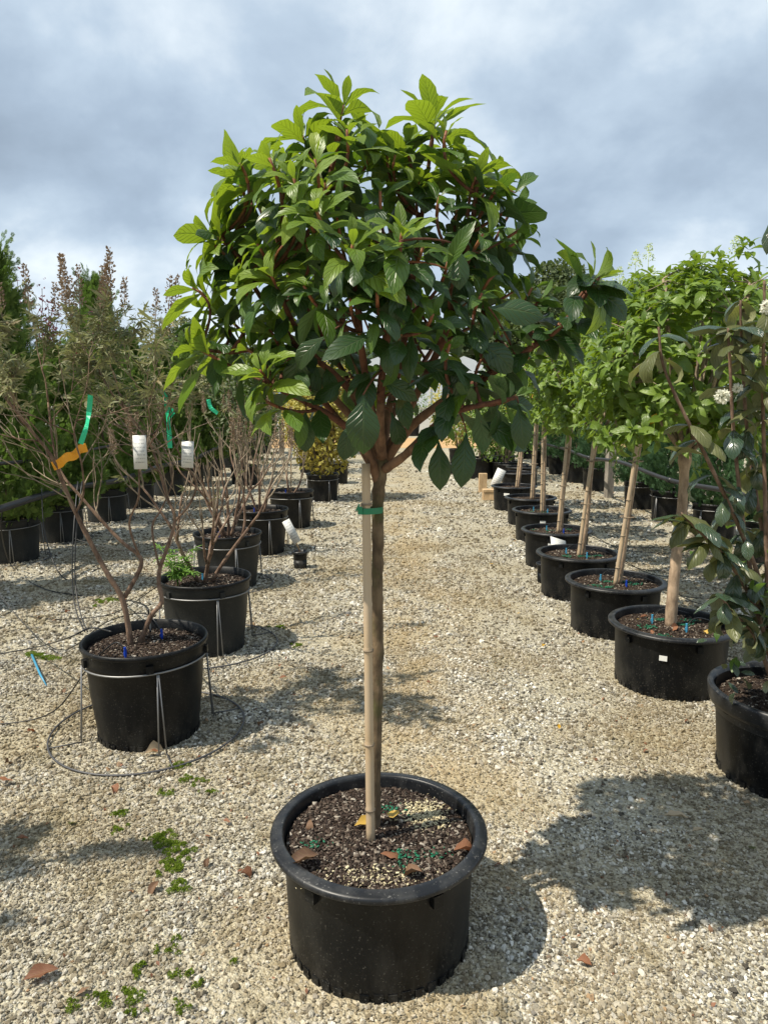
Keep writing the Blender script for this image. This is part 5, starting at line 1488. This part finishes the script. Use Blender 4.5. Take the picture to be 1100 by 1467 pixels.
# ------------------------------------------------------------------ litter, moss
def fallen(px, py, L, mat, label, z=0.004, up=None, rr=rng, group=None, ti=None):
    p = on_z(px, py, z); a = rr.uniform(0, 6.28)
    M = frame(np.array([p.x, p.y, z + .011 + L * .05]), (math.cos(a), math.sin(a), rr.uniform(-.03, .12)), np.array([0, 0, 1.]) + .3 * sph(rr), L)
    o = link('fallen_leaf', template_mesh('dry', rr.randrange(7) if ti is None else ti, mat)); o.matrix_basis = Matrix(M.tolist())
    tag(o, label, 'leaf', group)
zm = zs0 + .004
fallen(564, 1168, .085, 'dry_gold', 'curled yellow leaf on the mulch behind the thick stake', zm, ti=0)
fallen(508, 1190, .080, 'dry_gold', 'folded pale yellow leaf against the trunk foot', zm, ti=1)
fallen(545, 1230, .075, 'dry_red', 'dried orange brown leaf scrap at the stake foot', zm, ti=3)
fallen(650, 1226, .085, 'dry_red', 'curled rust brown leaf by the wide pot rim', zm, ti=4)
fallen(604, 1256, .075, 'dry_brown', 'crumpled dark brown leaf on the front of the wide pot mulch', zm, ti=5)
fallen(455, 1232, .095, 'dry_brown', 'broad dark brown leaf on the mulch, away from the stake', zm, ti=2)
fallen(445, 1180, .05, 'dry_brown', 'small dark leaf on the mulch near the back rim', zm)
REDS = [(160, 1131, .07), (326, 1122, .05), (228, 1268, .07), (85, 1395, .10), (42, 1206, .05), (296, 1236, .05), (330, 1183, .04), (300, 1204, .04), (130, 1420, .05), (345, 1256, .07), (20, 1123, .08), (8, 1098, .06), (620, 915, .045), (590, 905, .035), (335, 1015, .04), (400, 975, .05), (402, 955, .04), (388, 968, .05), (412, 944, .04), (420, 998, .04), (378, 1040, .06), (100, 878, .06), (180, 862, .05), (90, 992, .05), (40, 1052, .06), (330, 880, .04), (445, 960, .03), (720, 1240, .04), (825, 1382, .05), (1015, 1330, .035), (985, 1035, .03), (928, 1078, .03), (840, 1098, .03), (812, 1005, .03), (866, 1003, .03), (715, 992, .03), (610, 980, .03), (160, 850, .06), (60, 885, .05), (230, 1080, .05), (690, 960, .03), (640, 870, .03)]
for k, (px, py, L) in enumerate(REDS):
    m = ('dry_red', 'dry_red', 'dry_brown')[k % 3]
    fallen(px, py, L * .85, m, 'curled rust red dry leaf lying on the gravel' if m == 'dry_red' else 'shrivelled dark brown dry leaf lying on the gravel', group='rust red leaves on the gravel' if m == 'dry_red' else 'brown leaves on the gravel')
for (px, py, L) in [(777, 929, .045), (800, 1048, .035), (700, 810, .04), (745, 880, .03), (600, 760, .04)]:
    fallen(px, py, L, 'leaf_yellow', 'small bright yellow leaf lying on the gravel lane', group='yellow leaves on the gravel')
fallen(950, 1174, .085, 'dry_tan', 'long pale tan leaf lying in the shade on gravel', ti=1)
fallen(990, 1196, .045, 'dry_tan', 'small pale tan leaf scrap in the shade on gravel')
fallen(208, 1084, .09, 'dry_tan', 'wavy pale brown leaf at the foot of the front wire-stand pot', ti=2)
fallen(1078, 1222, .05, 'leaf_olive', 'single olive green leaf lying on the shaded gravel')
fallen(100, 1186, .075, 'leaf_olive', 'curled olive leaf standing on edge on the gravel', ti=6)
for k in range(7):
    q = rp[0].location; a = rng.uniform(0, 6.28); d = .22 * math.sqrt(rng.random()); zz_ = SOIL[rp[0].name]
    M = frame((q.x + d * math.cos(a), q.y + d * math.sin(a), zz_ + .008), (math.cos(a * 3), math.sin(a * 3), .05), np.array([0, 0, 1.]) + .3 * sph(rng), .055)
    o = link('fallen_leaf', template_mesh('dry', k % 7, 'dry_red' if k < 5 else 'dry_gold')); o.matrix_basis = Matrix(M.tolist())
    tag(o, 'rust brown dry leaf on the soil under the unstaked tan trunk' if k < 5 else 'yellow leaf on the soil under the unstaked tan trunk', 'leaf', 'leaves on the soil under the unstaked trunk' if k < 5 else 'yellow leaves under the unstaked trunk')

def moss():
    rr = random.Random(21); Vs, Fs, k = [], [], 0
    spots = [(232, 1200, .05), (250, 1212, .06), (262, 1222, .05), (240, 1240, .05), (232, 1250, .03), (256, 1246, .04), (262, 1272, .05), (222, 1205, .03), (200, 1385, .028), (196, 1398, .026), (235, 1365, .030), (255, 1347, .020), (155, 1432, .05), (187, 1435, .045), (115, 1442, .03), (258, 1450, .03), (285, 1412, .018), (337, 1380, .016), (268, 1398, .02), (272, 1118, .04), (285, 1122, .03), (300, 1136, .03), (238, 1138, .03), (165, 1168, .04), (172, 1190, .03), (255, 1098, .04), (248, 1400, .02), (425, 925, .05), (400, 900, .05), (195, 1450, .03), (150, 862, .12), (60, 940, .12)]
    for px, py, r_ in spots:
        p = on_z(px, py, 0)
        r_ *= .72 if py > 1300 else .85
        n_ = int(1500 * (r_ / .05) ** 1.6)
        lob = [(rr.gauss(0, r_ * .6), rr.gauss(0, r_ * .5), r_ * rr.uniform(.15, .45)) for _ in range(8)]
        for i in range(n_):
            lx, ly, lr = rr.choice(lob); a = rr.uniform(0, 6.28); d = lr * math.sqrt(rr.random())
            q = np.array([p.x + lx + d * math.cos(a), p.y + ly + d * math.sin(a),   .004 + .007 * (1 - (d / lr) ** 2)])
            M = frame(q, sph(rr) * .8 + np.array([0, 0, 1.]), sph(rr), rr.uniform(.003, .006)); V, F, _ = TEMPL['tiny'][i % 2]
            Vs.append(V @ M[:3, :3].T + M[:3, 3]); Fs.append(F + k); k += len(V)
    o = link('moss', mesh_arrays('moss', np.concatenate(Vs), np.concatenate(Fs), 'moss', None, False), None, 'stuff')
    o['label'] = 'bright green moss tufts growing between the stones'; o['category'] = 'moss'
def litter():
    rr = random.Random(33); Vs, Fs, k = [], [], 0
    for i in range(420):
        y = rr.uniform(1.2, 6.5); x = rr.uniform(-.62, .62) * y - (.12 * y if rr.random() < .6 else 0)
        if any((x - a) ** 2 + (y - b) ** 2 < c * c for a, b, c in FOOT): continue
        a = rr.uniform(0, 6.28); M = frame((x, y, .009), (math.cos(a), math.sin(a), rr.uniform(-.1, .25)), np.array([0, 0, 1.]) + .5 * sph(rr), rr.uniform(.008, .022)); V, F, _ = TEMPL['small'][i % 4]
        Vs.append(V @ M[:3, :3].T + M[:3, 3]); Fs.append(F + k); k += len(V)
    o = link('leaf_litter', mesh_arrays('leaf_litter', np.concatenate(Vs), np.concatenate(Fs), 'dry_red', None), None, 'stuff')
    o['label'] = 'small rust brown leaf crumbs strewn over the gravel'; o['category'] = 'leaf litter'
litter()
moss()
make_gravel()
